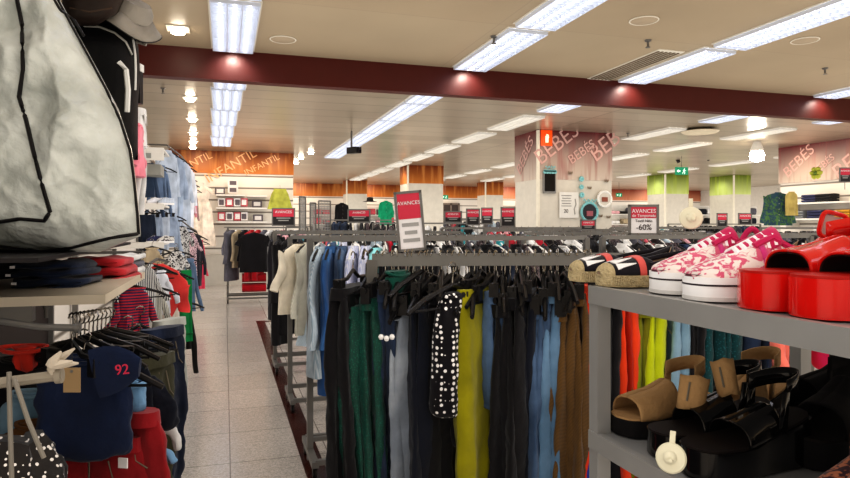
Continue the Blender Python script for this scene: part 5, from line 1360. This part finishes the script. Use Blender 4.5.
side_rail(lgoods[2:9], 'high rail of pale shirts along the left wall'); side_rail(lgoods[13:17], 'rail of patterned t-shirts beside the aisle')
side_rail([g for g in lgoods if g[3] < 5.5], 'near rail of child t-shirts under the pale shelf corner'); side_rail(lgoods[9:13], 'rail of blue trousers between the white side shelves')
# red t-shirt draped sideways and green towel
t = wear('tee', RW, 'red child t-shirt with white print tilted over the left aisle', W(176, 258, 4.5), .1, .3, .85, seed=2, ry=.5)
lettering('LOVE', .05, SIGNW, t, Matrix.Translation((0, -.045, -.2)) @ FACE, 'print') if False else None
t = thing('towel', 'bright green towel hanging narrow beside the aisle', 'towel', W(186, 270, 5.0), .4)
m = MB(); loft_z(m, [(0, .04, .012, .003), (-.15, .045, .014, .006), (-.56, .05, .014, .01)], 0, 0, 1.0, 4); m.build('cloth', GREENT, t)
MB().box((0, 0, -.5), (.104, .034, .012)).build('woven_border', fab('0a5c30'), t, False)
# white side shelves
for k, (py, lab) in enumerate(((150, 'top'), (205, 'middle'), (243, 'lowest'))):
    d = 6.6; a = W(140, py, d); b = W(165, py, d); 
    t = thing('side_shelf', '%s white shelf jutting from the left wall behind the vinyl bag' % lab, 'shelf', (b.x, b.y, b.z))
    MB().bb((-1.0, -.1, -.02), (0, .55, .0)).build('board', WHITE, t, False); MB().bb((-1.0, -.12, -.05 if k else -.12), (0, -.1, .01)).build('front_lip', WHITE, t, False)
    if k == 0: MB().bb((-.35, -.13, -.1), (-.12, -.12, -.05)).build('price_rail', plain('rail_grey', '8a8a84', .5), t, False)
    if k == 0:
        MB().bb((-.9, .1, -.25), (-.05, .5, -.14)).build('under_box', plain('grey_box', '8e8c84', .6), t, False)
        hanger(b+Vector((-.2, 0, .1)), .3, 'dark hanger lying on the top white shelf', None, 'shirt')
    for j in range(2 if k else 0):
        q = W(148+j*11, py, d-.05); s = thing('child_shoe', '%s child shoe on the %s white shelf behind the vinyl bag' % ((('white', 'pale blue') if k == 1 else ('navy and white', 'brown patterned'))[j], lab), 'shoe', (q.x-.02, q.y, b.z+.001), .3)
        L = .17; sole(L, 0, .02, .7).build('sole', WRUB, s)
        tp = lerpf([(0, .03), (.1, .045), (.4, .07), (.6, .085), (1, .07)])
        solid(upper(L, .018, tp, lerpf([(0, 0), (.45, 0), (.6, .7), (1, .5)]), .01, .99, .68).build('upper', [WH2, LB][j] if k == 1 else [NB, BW][j], s))
        for q2 in range(3): MB().tube([(L*(.3+.08*q2), -.02, tp(.3+.08*q2)-.01), (L*(.3+.08*q2), 0, tp(.3+.08*q2)+.003), (L*(.3+.08*q2), .02, tp(.3+.08*q2)-.01)], .003, 5).build('lace', WHTP, s)
t = thing('wall_uprights', 'slotted steel uprights of the left wall shelving', 'shelving', (-1.2, 6, 0))
for y in (-2, 0, 2, 4, 6, 8): MB().box((0, y, 1.4), (.04, .04, 2.8)).build('upright', STEEL, t, False)
MB().box((.02, 3, 2.55), (.03, 10, .03)).build('top_rail', STEEL, t, False)
MB().box((-.05, 3, 1.4), (.03, 10.4, 2.8)).build('back_panel', SLAT, t, False)

# ------------------------------------------------------------------ ambient fill added through fast GI in the world colour
w = bpy.data.worlds.new('world'); bpy.context.scene.world = w; w.use_nodes = True
w.node_tree.nodes['Background'].inputs['Color'].default_value = (1, .87, .72, 1); w.node_tree.nodes['Background'].inputs['Strength'].default_value = .105
sc = bpy.context.scene
sc.view_settings.view_transform = 'Standard'
sc.view_settings.exposure = -0.12
try: sc.view_settings.look = 'Medium High Contrast'
except Exception as e: print('look', e)
sc.cycles.use_fast_gi = True; sc.cycles.fast_gi_method = 'ADD'
w.light_settings.ao_factor = 1.0; w.light_settings.distance = 2.0
sc.cycles.use_denoising = True
sc.cycles.max_bounces = 6; sc.cycles.diffuse_bounces = 4; sc.cycles.glossy_bounces = 3
sc.cycles.use_light_tree = True
sc.cycles.sample_clamp_indirect = 4
